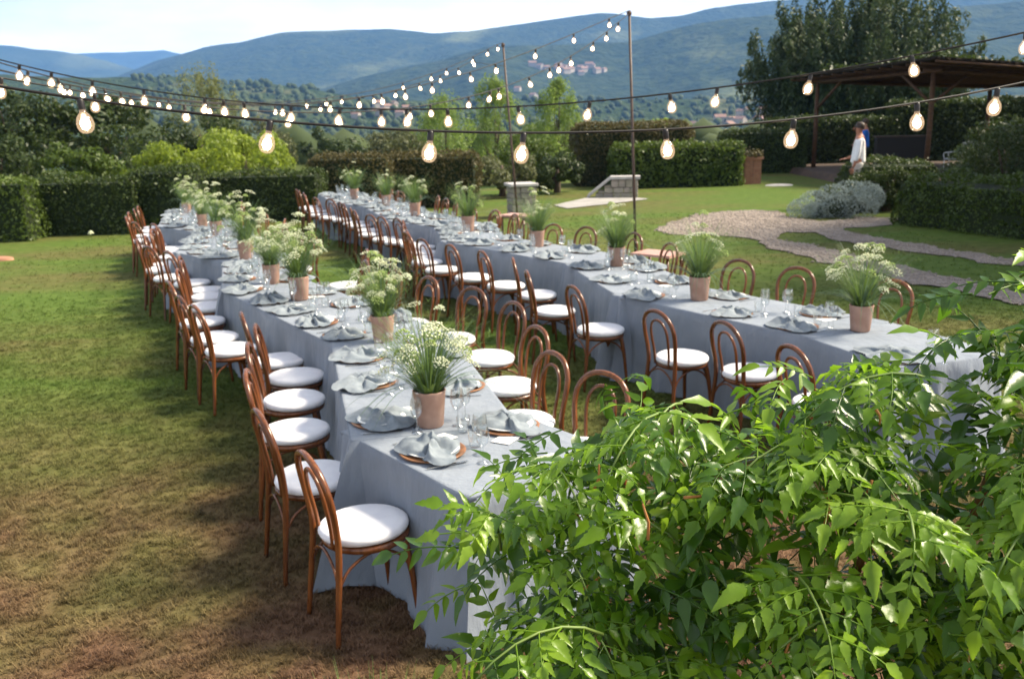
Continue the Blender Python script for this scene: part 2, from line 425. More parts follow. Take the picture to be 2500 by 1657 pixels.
m, t = new_mat('lawn'); o = N(t, 'ShaderNodeOutputMaterial'); p = N(t, 'ShaderNodeBsdfPrincipled', Roughness=0.95)
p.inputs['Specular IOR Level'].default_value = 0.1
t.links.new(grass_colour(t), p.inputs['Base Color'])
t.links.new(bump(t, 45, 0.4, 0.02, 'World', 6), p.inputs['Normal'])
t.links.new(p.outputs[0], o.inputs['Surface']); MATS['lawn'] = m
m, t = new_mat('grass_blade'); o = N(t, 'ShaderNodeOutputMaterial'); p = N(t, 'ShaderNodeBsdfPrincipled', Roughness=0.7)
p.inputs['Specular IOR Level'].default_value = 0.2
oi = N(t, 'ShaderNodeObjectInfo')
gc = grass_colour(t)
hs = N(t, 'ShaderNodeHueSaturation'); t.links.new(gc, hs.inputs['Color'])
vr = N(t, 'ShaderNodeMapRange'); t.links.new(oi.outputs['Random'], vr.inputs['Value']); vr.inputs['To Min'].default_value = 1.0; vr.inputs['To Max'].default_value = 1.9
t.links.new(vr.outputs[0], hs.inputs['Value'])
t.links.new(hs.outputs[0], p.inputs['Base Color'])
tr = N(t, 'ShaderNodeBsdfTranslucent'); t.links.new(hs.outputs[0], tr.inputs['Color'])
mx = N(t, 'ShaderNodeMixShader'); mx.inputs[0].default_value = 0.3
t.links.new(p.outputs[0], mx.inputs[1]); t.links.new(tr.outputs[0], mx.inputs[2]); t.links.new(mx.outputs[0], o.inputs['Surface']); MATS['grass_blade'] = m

def hillmat(name, forest1, forest2, field, lo, hi, sc, fsc):
    m, t = new_mat(name); o = N(t, 'ShaderNodeOutputMaterial'); p = N(t, 'ShaderNodeBsdfPrincipled', Roughness=0.95)
    p.inputs['Specular IOR Level'].default_value = 0.05
    f = mixc(t, noise_fac(t, fsc, 0.3, 0.7, 6, 'World'), forest1, forest2)
    t.links.new(mixc(t, noise_fac(t, sc, lo, hi, 5, 'World', stretch=(1, .6, 2)), f, field), p.inputs['Base Color'])
    t.links.new(bump(t, fsc*2.0, 1.0, 14.0, 'World', 6), p.inputs['Normal'])
    t.links.new(p.outputs[0], o.inputs['Surface']); MATS[name] = m
hillmat('hill_forest', (0.012, 0.024, 0.009), (0.042, 0.058, 0.022), (0.115, 0.130, 0.055), 0.56, 0.70, 0.0035, 0.025)
hillmat('hill_far', (0.018, 0.032, 0.014), (0.042, 0.060, 0.026), (0.100, 0.115, 0.055), 0.55, 0.70, 0.0016, 0.006)
hillmat('hill_near', (0.018, 0.034, 0.010), (0.050, 0.070, 0.020), (0.140, 0.130, 0.060), 0.56, 0.66, 0.006, 0.05)
hillmat('valley', (0.040, 0.060, 0.016), (0.075, 0.085, 0.026), (0.200, 0.160, 0.090), 0.50, 0.62, 0.012, 0.03)

# ------------------------------------------------------------------ ground, hills
def terr(x, y):
    """country below the garden: falls away behind the hedges, rises to the hills"""
    r = math.hypot(max(abs(x)-30, 0), max(y-47, 0, -8-y))
    z = -0.06
    if r > 0:
        s = min(1, r/160); z -= 20*s*s*(3-2*s)
        z += min(1, r/200)*4*noise.noise((x*.006, y*.006, 3))
        if r > 500: z += (r-500)*0.012
    return z
mb = MB(); rows = []
for r in [0, 8, 16, 24, 32, 40, 46, 50, 56, 64, 75, 90, 110, 135, 165, 200, 250, 320, 400, 520, 680, 900, 1200, 1600, 2200, 3000, 4200, 6000, 8000]:
    rows.append([(r*math.sin(a), r*math.cos(a), terr(r*math.sin(a), r*math.cos(a))) for a in np.linspace(-math.pi, math.pi, 181)])
mb.grid(rows); structure(mb.build('terrain', 'valley'))
mb = MB()
def lawn_z(x, y): return 0.012*noise.noise((x*.4, y*.4, 0))
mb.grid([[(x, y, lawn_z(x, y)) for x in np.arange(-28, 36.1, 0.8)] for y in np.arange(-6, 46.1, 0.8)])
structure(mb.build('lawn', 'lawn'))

def hill(name, crest, Y, depth, foot, mat, amp, seed, back=0.6):
    xs = [c[0] for c in crest]; zs = [c[1] for c in crest]
    nx, ny = 220, 46
    rows = []
    for j in range(ny):
        v = j/(ny-1)*1.35
        row = []
        for i in range(nx):
            x = xs[0] + (xs[-1]-xs[0])*i/(nx-1)
            zc = float(np.interp(x, xs, zs))
            if v <= 1:
                y = Y - depth*(1-v)
                prof = v**1.25*0.75 + 0.25*math.sin(v*math.pi/2)
                z = foot + (zc-foot)*prof
                g = noise.ridged_multi_fractal((x/amp*.16+seed, y/amp*.05, seed), 1.0, 2.1, 4, 0.9, 1.9)
                z += (g-1.2)*amp*0.60*math.sin(math.pi*min(v*1.0, 1))*(0.35+v*.65)
                z += amp*.05*noise.noise((x/amp*1.5, y/amp*1.5, seed))*(1 if v < .98 else .6)
            else:
                y = Y + depth*(v-1)*2.2
                z = zc - (zc-foot)*(v-1)/0.35*back
            row.append((x, y, z))
        rows.append(row)
    mb = MB(); mb.grid(rows)
    return structure(mb.build(name, mat))
hill('hill', [(-4200, 380), (-3300, 420), (-2950, 405), (-2550, 390), (-2350, 379), (-2232, 365), (-2053, 342), (-1857, 295), (-1702, 243), (-1525, 180), (-1300, 90), (-1000, 0)], 4500, 1500, -40, 'hill_far', 160, 1)
hill('hill', [(-4600, 420), (-3800, 470), (-3116, 462), (-2822, 481), (-2530, 483), (-2296, 486), (-2126, 447), (-1896, 408), (-1500, 330), (-1000, 300), (-400, 200)], 6500, 1800, -40, 'hill_far', 220, 2)
hill('hill', [(-1800, 20), (-1470, 150), (-1289, 219), (-1095, 268), (-952, 287), (-809, 314), (-730, 317), (-574, 319), (-417, 320), (-262, 302), (-136, 304), (-27, 317), (208, 344), (333, 360), (411, 355), (520, 338), (614, 343), (754, 370), (909, 381), (1064, 393), (1297, 398), (1866, 398), (2387, 387), (3200, 330)], 3500, 1400, -30, 'hill_forest', 150, 3)
hill('hill', [(-560, 0), (-470, 60), (-335, 95), (-236, 116), (-156, 128), (-48, 157), (131, 160), (256, 163), (291, 164), (328, 173), (384, 188), (434, 198), (519, 208), (608, 213), (805, 214), (998, 220), (1175, 232), (1452, 236), (2000, 210)], 2200, 900, -26, 'hill_forest', 90, 4)
hill('hill', [(-1100, 70), (-800, 66), (-673, 62), (-579, 62), (-505, 57), (-439, 56), (-355, 55), (-328, 45), (-276, 46), (-225, 38), (-159, 25), (-88, 22), (6, 22), (125, 18), (219, 18), (314, 14), (456, 15), (646, 13), (1000, 14)], 1100, 620, -19, 'hill_near', 40, 5)

# gravel track: three sheets of gravel with kicked-up pebbles, 4 mm over the lawn
def sheet(name, pts, z, mat):
    mb = MB(); mb.v = [(x, y, z) for x, y in pts]; mb.f = [tuple(range(len(pts)))]
    me = mb.mesh(name, mat, False)
    o = put(name, me); structure(o)
    return o
track = [(2.91, 18.92), (3.73, 20.65), (4.42, 21.83), (5.33, 22.4), (6.03, 22.44), (6.42, 22.06), (6.42, 20.44), (6.79, 19.8), (7.72, 20.52), (8.48, 20.11), (7.95, 18.97), (6.75, 18.5), (6.82, 17.14), (7.29, 16.1), (7.5, 15.27), (7.95, 14.09), (9.6, 10.2), (9.3, 9.9),
         (7.7, 13.55), (7.22, 14.36), (6.84, 15.13), (6.46, 15.92), (5.98, 17.2), (6.0, 18.0), (5.38, 18.25), (5.10, 17.32), (5.48, 15.58), (5.9, 14.06), (6.4, 12.33), (6.65, 11.6), (7.9, 8.4), (7.5, 8.2),
         (6.15, 11.07), (5.95, 11.57), (5.40, 13.0), (4.95, 14.52), (4.66, 16.05), (4.45, 17.55), (3.72, 18.2), (3.21, 18.2)]
def wiggle(pts, amp=0.09, sub=5):
    P = pts + [pts[0]]; out = []
    for i in range(len(pts)):
        a = Vector(P[i]); b = Vector(P[i+1]); n = max(1, int((b-a).length/0.25))
        for k in range(n):
            q = a.lerp(b, k/n); out.append((q.x + amp*noise.noise((q.x*2.1, q.y*2.1, 5))*1.6, q.y + amp*noise.noise((q.x*2.1, q.y*2.1, 9))*1.6))
    return out
track = wiggle(track, 0.17)
sheet('path', track, 0.018, 'gravel')
pad = wiggle([(1.2, 24.9), (2.36, 27.1), (3.75, 26.5), (3.95, 26.1), (2.61, 24.85), (1.5, 23.9)], 0.04)
sheet('path', pad, 0.02, 'pad_stone')
def inside(p, poly):
    c = False; j = len(poly)-1
    for i in range(len(poly)):
        if (poly[i][1] > p[1]) != (poly[j][1] > p[1]) and p[0] < (poly[j][0]-poly[i][0])*(p[1]-poly[i][1])/(poly[j][1]-poly[i][1])+poly[i][0]: c = not c
        j = i
    return c
rng = np.random.default_rng(3)
V = []; F = []
base = [(1,0,0),(0,1,0),(-1,0,0),(0,-1,0),(0,0,1),(0,0,-1)]; bf = [(0,1,4),(1,2,4),(2,3,4),(3,0,4),(1,0,5),(2,1,5),(3,2,5),(0,3,5)]
while len(V) < 6*5200:
    x = rng.uniform(2.7, 8.6); y = rng.uniform(9, 22.5)
    if not inside((x+rng.normal(0, .04), y+rng.normal(0, .04)), track): continue
    s = rng.uniform(.012, .034); a = rng.uniform(0, 6.3); k = len(V)
    for b in base: V.append((x+s*(b[0]*math.cos(a)-b[1]*math.sin(a))*1.2, y+s*(b[0]*math.sin(a)+b[1]*math.cos(a)), .02+s*.6*b[2]))
    F += [tuple(k+i for i in f) for f in bf]
o = put('gravel', np_mesh('gravel', V, F, 'pebble', True)); tag(o, 'loose pale gravel scattered over the forked garden track', 'gravel', kind='stuff')

# grass: short tufts, dense near the terrace, one object
tm = MB()
for k in range(11):
    a = rnd.uniform(0, 6.28); rr = rnd.uniform(0, .035); l = rnd.uniform(.014, .042); w = rnd.uniform(.0014, .0028); b = rnd.uniform(0, 6.28); ln = rnd.uniform(.2, .9)
    p = Vector((rr*math.cos(a), rr*math.sin(a), -.004)); d = Vector((math.cos(b)*ln, math.sin(b)*ln, 1)).normalized(); s = Vector((-math.sin(b), math.cos(b), 0))*w
    q = p + d*l*.55; e = q + (d + Vector((math.cos(b), math.sin(b), -.35))*.5).normalized()*l*.5
    i = len(tm.v); tm.v += [tuple(p-s), tuple(p+s), tuple(q+s*.8), tuple(q-s*.8), tuple(e)]; tm.f += [(i, i+1, i+2, i+3), (i+3, i+2, i+4)]
tuft = bpy.data.objects.new('grass_tuft', tm.mesh('grass_tuft', 'grass_blade', False))
mb = MB()
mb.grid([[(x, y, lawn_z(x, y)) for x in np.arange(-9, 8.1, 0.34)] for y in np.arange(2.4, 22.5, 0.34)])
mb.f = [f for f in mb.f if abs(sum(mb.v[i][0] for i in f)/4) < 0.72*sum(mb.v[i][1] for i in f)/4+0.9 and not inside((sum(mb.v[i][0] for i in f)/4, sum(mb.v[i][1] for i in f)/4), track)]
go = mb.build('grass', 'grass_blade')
tag(go, 'short dry lawn grass around the two table rows', 'grass', kind='stuff')
ng = bpy.data.node_groups.new('grass_scatter', 'GeometryNodeTree')
ng.interface.new_socket('Geometry', in_out='INPUT', socket_type='NodeSocketGeometry')
ng.interface.new_socket('Geometry', in_out='OUTPUT', socket_type='NodeSocketGeometry')
gi = ng.nodes.new('NodeGroupInput'); gout = ng.nodes.new('NodeGroupOutput')
ds = ng.nodes.new('GeometryNodeDistributePointsOnFaces')
pos = ng.nodes.new('GeometryNodeInputPosition'); sep = ng.nodes.new('ShaderNodeSeparateXYZ'); mr = ng.nodes.new('ShaderNodeMapRange')
ng.links.new(pos.outputs[0], sep.inputs[0]); ng.links.new(sep.outputs['Y'], mr.inputs['Value'])
mr.inputs['From Min'].default_value = 4; mr.inputs['From Max'].default_value = 13; mr.inputs['To Min'].default_value = 1300; mr.inputs['To Max'].default_value = 60
ng.links.new(mr.outputs[0], ds.inputs['Density'])
iop = ng.nodes.new('GeometryNodeInstanceOnPoints'); oin = ng.nodes.new('GeometryNodeObjectInfo'); oin.inputs['Object'].default_value = tuft
rv = ng.nodes.new('FunctionNodeRandomValue'); rv.data_type = 'FLOAT_VECTOR'; rv.inputs[0].default_value = (0, 0, 0); rv.inputs[1].default_value = (0.2, 0.2, 6.28)
rs = ng.nodes.new('FunctionNodeRandomValue'); rs.data_type = 'FLOAT'; rs.inputs[2].default_value = 0.6; rs.inputs[3].default_value = 1.5
ng.links.new(gi.outputs[0], ds.inputs['Mesh']); ng.links.new(ds.outputs['Points'], iop.inputs['Points']); ng.links.new(oin.outputs['Geometry'], iop.inputs['Instance'])
ng.links.new(rv.outputs[0], iop.inputs['Rotation']); ng.links.new(rs.outputs[1], iop.inputs['Scale'])
ng.links.new(iop.outputs[0], gout.inputs[0])
md = go.modifiers.new('scatter', 'NODES'); md.node_group = ng

# air: pale even haze round everything
mb = MB(); mb.box(-7500, 7500, -400, 9500, -60, 560)
m, t = new_mat('air'); o = N(t, 'ShaderNodeOutputMaterial'); pv = N(t, 'ShaderNodeVolumePrincipled')
pv.inputs['Color'].default_value = (0.20, 0.45, 0.98, 1); pv.inputs['Density'].default_value = 1.4e-4; pv.inputs['Anisotropy'].default_value = 0.0
pv.inputs['Density Attribute'].default_value = ''
t.links.new(pv.outputs[0], o.inputs['Volume']); MATS['air'] = m
HAZE = mb.build('haze', 'air', smooth=False); HAZE['kind'] = 'stuff'; HAZE['label'] = 'pale blue haze in the valley air'; HAZE['category'] = 'haze'
# ------------------------------------------------------------------ labels
ORD = ['nearest', 'second', 'third', 'fourth', 'fifth', 'sixth', 'seventh', 'eighth', 'ninth', 'tenth', 'eleventh', 'twelfth', 'thirteenth', 'fourteenth', 'fifteenth',
       'sixteenth', 'seventeenth', 'eighteenth', 'nineteenth', 'twentieth', 'twenty-first', 'twenty-second', 'twenty-third', 'twenty-fourth', 'twenty-fifth', 'twenty-sixth', 'twenty-seventh', 'twenty-eighth', 'twenty-ninth', 'thirtieth']

# ------------------------------------------------------------------ tables (two zigzag rows of clothed tables)
TW = 0.90; TH = 0.75
ROWS = {
 'left':  [(-0.20, 3.74), (-0.87, 4.60), (-1.35, 6.65), (-2.88, 9.02), (-3.44, 10.93), (-4.3, 11.81), (-4.85, 14.11), (-5.71, 14.98), (-6.5, 17.6)],
 'right': [(2.46, 5.66), (2.14, 6.55), (0.97, 8.25), (0.60, 10.23), (-0.90, 12.32), (-1.14, 13.95), (-1.95, 15.05), (-2.80, 17.7), (-3.56, 18.70), (-4.30, 21.0)],
}
def cloth_mesh(L, w, h, seed, hem=0.012):
    """cloth over a table of length L (x 0..L) and width w (y 0..-w): flat top, soft edge, folded skirt"""
    rr = random.Random(seed)
    def rect(s, r=0.03):
        # perimeter point and outward normal, s in metres, corners rounded
        segs = [((0,0),(1,0)), ((L,0),(0,-1)), ((L,-w),(-1,0)), ((0,-w),(0,1))]
        lens = [L, w, L, w]; nor = [(0,1),(1,0),(0,-1),(-1,0)]
        k = 0
        while s > lens[k] and k < 3: s -= lens[k]; k += 1
        (p, d), n = segs[k], Vector(nor[k])
        P = Vector((p[0]+d[0]*s, p[1]+d[1]*s))
        return P, n, min(s, lens[k]-s), k
    per = 2*(L+w); n = int(per/0.028); rows = [[] for _ in range(13)]
    # folds: a few broad ones, deeper near the corners
    ph = [rr.uniform(0, 6.28) for _ in range(4)]
    def fold(s, d):
        c = math.exp(-(d/0.22)**2)
        return (0.35*math.sin(s*9+ph[0]) + 0.65*noise.noise((s*2.3, seed*3.1, 0)) + 0.5*noise.noise((s*7, seed*1.7, 2)))*(0.55+1.3*c)
    for i in range(n):
        s = per*i/n
        P, nr, d, k = rect(s)
        # turn the normal smoothly round a corner
        a = rect((s+0.05) % per)[1] + rect((s-0.05) % per)[1] + nr*0.5
        a.normalize()
        f = fold(s, d)
        flare = 0.05 + 0.07*math.exp(-(d/0.10)**2)
        ins = 0.012*math.exp(-(d/0.02)**2)
        for j in range(13):
            if j == 0:   off, z = -0.020-ins, h+0.0005
            elif j == 1: off, z = -0.008-ins+.003*f, h-0.001
            elif j == 2: off, z = 0.000-ins+.007*f, h-0.010
            else:
                t = (j-2)/10
                z = h - 0.010 - (h-0.010-hem - 0.02*noise.noise((s*1.3, seed, 7)))*t
                cs = (1-abs(math.sin(s*15+3.0*noise.noise((s*1.7, seed, 5)))))**2.2*max(0, .35+1.3*noise.noise((s*1.9, seed*2, 8))+.45*math.exp(-(d/.25)**2))
                off = .075*cs*t**.6 - ins*(1-t) + .007*f*(1-t) + flare*t**1.15 + 0.105*f*t**0.65 + 0.020*t*math.sin(s*23+ph[1]+2*noise.noise((s*1.1, seed, 1)))*(0.3+abs(f))
            rows[j].append((P.x+a.x*off, P.y+a.y*off, z))
    mb = MB()
    for r_ in rows: r_.append(r_[0])
    mb.grid(rows)
    # top: grid a little inside, then joined to the first skirt row by a ring of quads
    nx = max(8, int(L/0.12)); ny = 8
    top = []
    for jy in range(ny+1):
        top.append([(0.02+(L-.04)*ix/nx, -0.02-(w-.04)*jy/ny, h+0.0006+0.0022*noise.noise((ix*.5, jy*.5, seed))*(0 if ix in (0, nx) or jy in (0, ny) else 1)) for ix in range(nx+1)])
    mb.grid(top)
    # seal the seam between the grid and the skirt
    mb.box(0.004, L-.004, -w+.004, -.004, h-.02, h-.0016)
    me = mb.mesh('tablecloth', 'linen')
    return me
SECT = {'left': [], 'right': []}
near_names = {0: 'nearest', }
for row, nodes in ROWS.items():
    for i in range(len(nodes)-1):
        a = Vector(nodes[i]); b = Vector(nodes[i+1]); d = (b-a); L = d.length; d.normalize()
        ang = math.atan2(d.y, d.x)
        e0 = 0.0 if i == 0 else 0.10; e1 = 0.02 if i == len(nodes)-2 else 0.10
        p = a - d*e0
        z = 0.004*(i % 2)
        t = empty('dining_table', (p.x, p.y, 0), ang)
        LL = L+e0+e1
        SECT[row].append((a, b, d, Vector((d.y, -d.x)), L, i))
        put('tablecloth', cloth_mesh(LL, TW, TH+z, i*7+(0 if row == 'left' else 50)), t)
        m_ = MB(); m_.box(0.03, LL-.03, -TW+.03, -.03, TH-.055, TH-.03); m_.build('table_top', 'wood', t, smooth=False)
        lg = MB(); lg.tube([(0,0,TH-.055), (0,0,0)], [.03, .022], 8); lm = lg.mesh('leg', 'wood')
        for (lx, ly) in ((.12, -.12), (LL-.12, -.12), (.12, -TW+.12), (LL-.12, -TW+.12)): put('leg', lm, t, (lx, ly, 0))
        lab = 'table under grey linen cloth, %s from the near end of the %s table row' % (ORD[i], row)
        if i == 0: lab = 'table under grey linen cloth at the near end of the %s table row' % row
        if i == len(nodes)-2: lab = 'table under grey linen cloth at the far hedge end of the %s table row' % row
        tag(t, lab, 'table', 'clothed tables of the %s row' % row)

# ------------------------------------------------------------------ bentwood chair
wood = 'wood'
half = [(-.245, .195, 0), (-.225, .182, .20), (-.202, .168, .44), (-.205, .172, .56), (-.226, .188, .70), (-.246, .172, .80), (-.262, .105, .872), (-.266, 0, .897)]
hoop = cr(half + [(x, -y, z) for x, y, z in reversed(half[:-1])], 5)
mb = MB(); mb.tube(hoop, [.0125+.004*min(1, p.z/.35) for p in hoop], 8); ME_HOOP = mb.mesh('back_frame', wood)
half = [(-.196, .085, .452), (-.205, .092, .56), (-.226, .102, .68), (-.240, .088, .76), (-.250, .050, .808), (-.252, 0, .822)]
inner = cr(half + [(x, -y, z) for x, y, z in reversed(half[:-1])], 5)
mb = MB(); mb.tube(inner, .0105, 8); ME_INNER = mb.mesh('inner_hoop', wood)
mb = MB(); mb.lathe([(.150, .432), (.196, .428), (.208, .436), (.210, .452), (.204, .462), (.150, .464), (.150, .432)], 28)
mb.lathe([(.0001, .450), (.152, .450)], 28); ME_SEAT = mb.mesh('seat_frame', wood)
prof = [(.0001, .463), (.185, .463), (.203, .470), (.211, .486), (.207, .503), (.192, .513), (.15, .517), (.08, .519), (.0001, .5195)]
mb = MB(); mb.lathe(prof, 30); ME_CUSH = mb.mesh('cushion', 'cushion')
mb = MB(); mb.tube(cr([(.138, .128, .437), (.150, .142, .36), (.163, .155, .24), (.182, .170, 0)], 3), [.0185]*3+[.0175]*3+[.015]*2+[.0125]*2, 8); ME_LEG = mb.mesh('leg', wood)
def brace(a, b):
    a = Vector(a); b = Vector(b); mid = (a+b)/2; mid.z = .424
    q1 = a.lerp(mid, .32); q1.z = .375; q2 = b.lerp(mid, .32); q2.z = .375
    mb = MB(); mb.tube(cr([a, q1, mid, q2, b], 4), .0075, 6); return mb.mesh('brace', wood)
BR = [brace((.156, .147, .29), (-.214, .176, .29)), brace((.156, -.147, .29), (-.214, -.176, .29)), brace((.156, .147, .28), (.156, -.147, .28)), brace((-.214, .176, .28), (-.214, -.176, .28))]
def chair(x, y, ang, label, group, far=False):
    t = empty('bentwood_chair', (x, y, 0), ang, rnd.uniform(.985, 1.015))
    put('back_frame', ME_HOOP, t); put('inner_hoop', ME_INNER, t); put('seat_frame', ME_SEAT, t)
    put('cushion', ME_CUSH, t, (rnd.uniform(-.006, .008), rnd.uniform(-.008, .008), 0), (rnd.uniform(-.02, .02), rnd.uniform(-.02, .02), rnd.uniform(0, 6)), (rnd.uniform(.99, 1.03), rnd.uniform(.98, 1.02), 1))
    put('leg', ME_LEG, t); put('leg', ME_LEG, t, scale=(1, -1, 1))
    if not far:
        for b in BR: put('brace', b, t)
    tag(t, label, 'chair', group)
    return t

def along(row, side, n_per=0.585, skip=()):
    """seat places along one side of a row: (seat x, y, facing angle, edge point)"""
    out = []
    for (a, b, d, nr, L, i) in SECT[row]:
        if i in skip: continue
        out += seats_on(row, side, i, max(2, round(L/n_per)))
    return out
def seats_on(row, side, i, n, off=0.22):
    a, b, d, nr, L, _ = SECT[row][i]
    res = []
    for k in range(n):
        p = a + d*(L*(k+.5)/n)
        if side == 'right': p = p + nr*TW
        outw = nr if side == 'right' else -nr
        s = p + outw*(off+rnd.uniform(-.02, .03)) + d*rnd.uniform(-.03, .03)
        f = -outw
        res.append((s.x, s.y, math.atan2(f.y, f.x)+rnd.uniform(-.12, .12)))
    return res
PL = {}
# lawn side of the left row: near seats as they stand in the picture, far ones along the edge
pk = [(-.72, 4.07, .55), (-1.09, 4.68, .50), (-1.36, 5.45, .22), (-1.52, 6.09, .20), (-1.63, 6.69, .22), (-1.87, 7.18, .35), (-2.39, 7.59, .62), (-2.67, 8.05, .60), (-2.99, 8.72, .52), (-3.18, 9.49, .25), (-3.31, 10.0, .28), (-3.50, 10.47, .25)]
PL[('left', 'lawn')] = pk + seats_on('left', 'left', 4, 2) + seats_on('left', 'left', 5, 4) + seats_on('left', 'left', 6, 2) + seats_on('left', 'left', 7, 4)
pk = [(.36, 4.98, math.pi+.85), (.04, 5.53, math.pi+.55), (-.04, 6.35, math.pi+.5), (-.20, 7.12, math.pi+.55), (-.52, 7.78, math.pi+.75), (-.98, 8.42, math.pi+.62), (-1.38, 9.02, math.pi+.55), (-1.78, 9.62, math.pi+.4), (-1.92, 10.62, math.pi+.3)]
PL[('left', 'aisle')] = pk + seats_on('left', 'right', 4, 3) + seats_on('left', 'right', 5, 4) + seats_on('left', 'right', 6, 2) + seats_on('left', 'right', 7, 4)
pk = [(2.03, 5.75, .30), (1.77, 6.57, .40), (1.34, 7.05, .50), (.79, 8.02, .35), (.42, 8.92, .10), (.29, 9.78, .05), (-.07, 10.34, .38), (-.47, 10.93, .48), (-.87, 11.56, .55), (-1.12, 12.2, .45)]
PL[('right', 'aisle')] = pk + seats_on('right', 'left', 4, 3) + seats_on('right', 'left', 5, 3) + seats_on('right', 'left', 6, 4) + seats_on('right', 'left', 7, 2) + seats_on('right', 'left', 8, 4)
pk = [(3.14, 7.72, math.pi+.75), (2.55, 8.48, math.pi+.78), (2.10, 8.98, math.pi+.70), (1.72, 9.72, math.pi+.35), (1.62, 10.52, math.pi+.35), (1.33, 11.38, math.pi+.5), (.84, 12.12, math.pi+.75), (.42, 12.62, math.pi+.72), (.02, 13.5, math.pi+.4), (-.15, 14.1, math.pi+.4), (-.45, 14.8, math.pi+.45)]
PL[('right', 'path')] = pk + seats_on('right', 'right', 5, 2) + seats_on('right', 'right', 6, 4) + seats_on('right', 'right', 7, 2) + seats_on('right', 'right', 8, 4)
for (row, side), seats in PL.items():
    for k, (x, y, a) in enumerate(seats):
        chair(x, y, a, 'bentwood chair with white cushion, %s from the near end, %s side of %s table row' % (ORD[k], side, row),
              'chairs on the %s side of the %s table row' % (side, row), far=y > 14)

# ------------------------------------------------------------------ place settings
mb = MB(); mb.lathe([(.0001, .0), (.150, .0), (.164, .004), (.168, .011), (.160, .013), (.145, .008), (.0001, .007)], 26); ME_CHARGER = mb.mesh('charger', 'charger')
mb = MB(); mb.lathe([(.0001, .008), (.085, .008), (.125, .016), (.135, .022), (.126, .021), (.085, .012), (.0001, .012)], 24); ME_PLATE = mb.mesh('plate', 'porcelain')
def napkin_mesh(seed):
    """linen square gathered in the middle and spread loosely over the plate in deep folds"""
    rr = random.Random(seed); nt_, nr_ = 72, 15; rows = []
    fl = rr.randint(3, 7); ph = rr.uniform(0, 6.28); sq = rr.uniform(.18, .32); el = rr.uniform(1.1, 1.45); ps = rr.uniform(0, 6.28)
    for j in range(nr_):
        q = j/(nr_-1); row = []
        for i in range(nt_+1):
            th = 2*math.pi*(i % nt_)/nt_
            c, s_ = math.cos(th), math.sin(th)
            wob = 1.5*noise.noise((c*1.1, s_*1.1, seed*1.9))
            a = fl*th + ph + 1.6*wob + .7*q
            fold = math.sin(a); ridge = (1-abs(math.sin(a*.5)))**1.6
            Rm = .150*(1+sq*abs(math.cos(2*th+ps))+.22*wob)
            x = c*q*Rm*el; y = s_*q*Rm
            z = .012 + .044*ridge*math.exp(-((q-.50)/.30)**2) + .020*fold*q*(1-q)*2
            z += .034*math.exp(-((q-.16)/.13)**2)*(.75+.45*math.sin(3*th+ph)) + .012*math.exp(-(q/.1)**2)
            z += .020*max(0, noise.noise((c*q*3.2, s_*q*3.2, seed*2.3)))
            tw = .22*(1-q)*math.sin(fl*th)
            x, y = x*math.cos(tw)-y*math.sin(tw), x*math.sin(tw)+y*math.cos(tw)
            if q > .8: z -= .016*(q-.8)/.2*(1-ridge)
            row.append((x, y, max(.0045, z)))
        rows.append(row)
    mb = MB(); mb.grid(rows); return mb.mesh('napkin', 'napkin')
ME_NAP = [napkin_mesh(s) for s in range(1, 8)]
# wine glass and tumbler
mb = MB(); mb.lathe([(.034, .0), (.034, .002), (.006, .006), (.0038, .03), (.0038, .085), (.010, .092), (.030, .112), (.038, .140), (.037, .170), (.031, .205)], 18); ME_WINE = mb.mesh('wine_glass', 'glass')
mb = MB(); mb.lathe([(.0001, .0), (.028, .0), (.031, .01), (.037, .085)], 18); ME_TUMBLER = mb.mesh('tumbler', 'glass')
mb = MB(); mb.box(-.052, .052, -.075, .075, 0, .0012); ME_CARD = mb.mesh('menu_card', 'paper', False)
def blade(l, kind):
    mb = MB()
    if kind == 'knife':
        mb.box(-.004, .004, -l/2, -l*.1, 0, .006); mb.box(-.008, .006, -l*.1, l/2, .001, .003)
    else:
        mb.box(-.0035, .0035, -l/2, l*.25, 0, .004); mb.box(-.010, .010, l*.25, l*.33, .001, .004)
        for k in (-1, -.33, .33, 1): mb.box(k*.0085-.0014, k*.0085+.0014, l*.33, l*.5, .001, .004)
    return mb.mesh(kind, 'steel', False)
ME_KNIFE = blade(.21, 'knife'); ME_FORK = blade(.20, 'fork')
top_z = TH + 0.0052
def nearest_edge(row, x, y, side):
    best = None
    for (a, b, d, nr, L, i) in SECT[row]:
        p0 = a if side == 'left' else a + nr*TW
        s = min(max((Vector((x, y))-p0).dot(d), .18), L-.18)
        q = p0 + d*s; ds = (Vector((x, y))-q).length
        if best is None or ds < best[0]: best = (ds, q, (nr if side == 'left' else -nr), d)
    return best
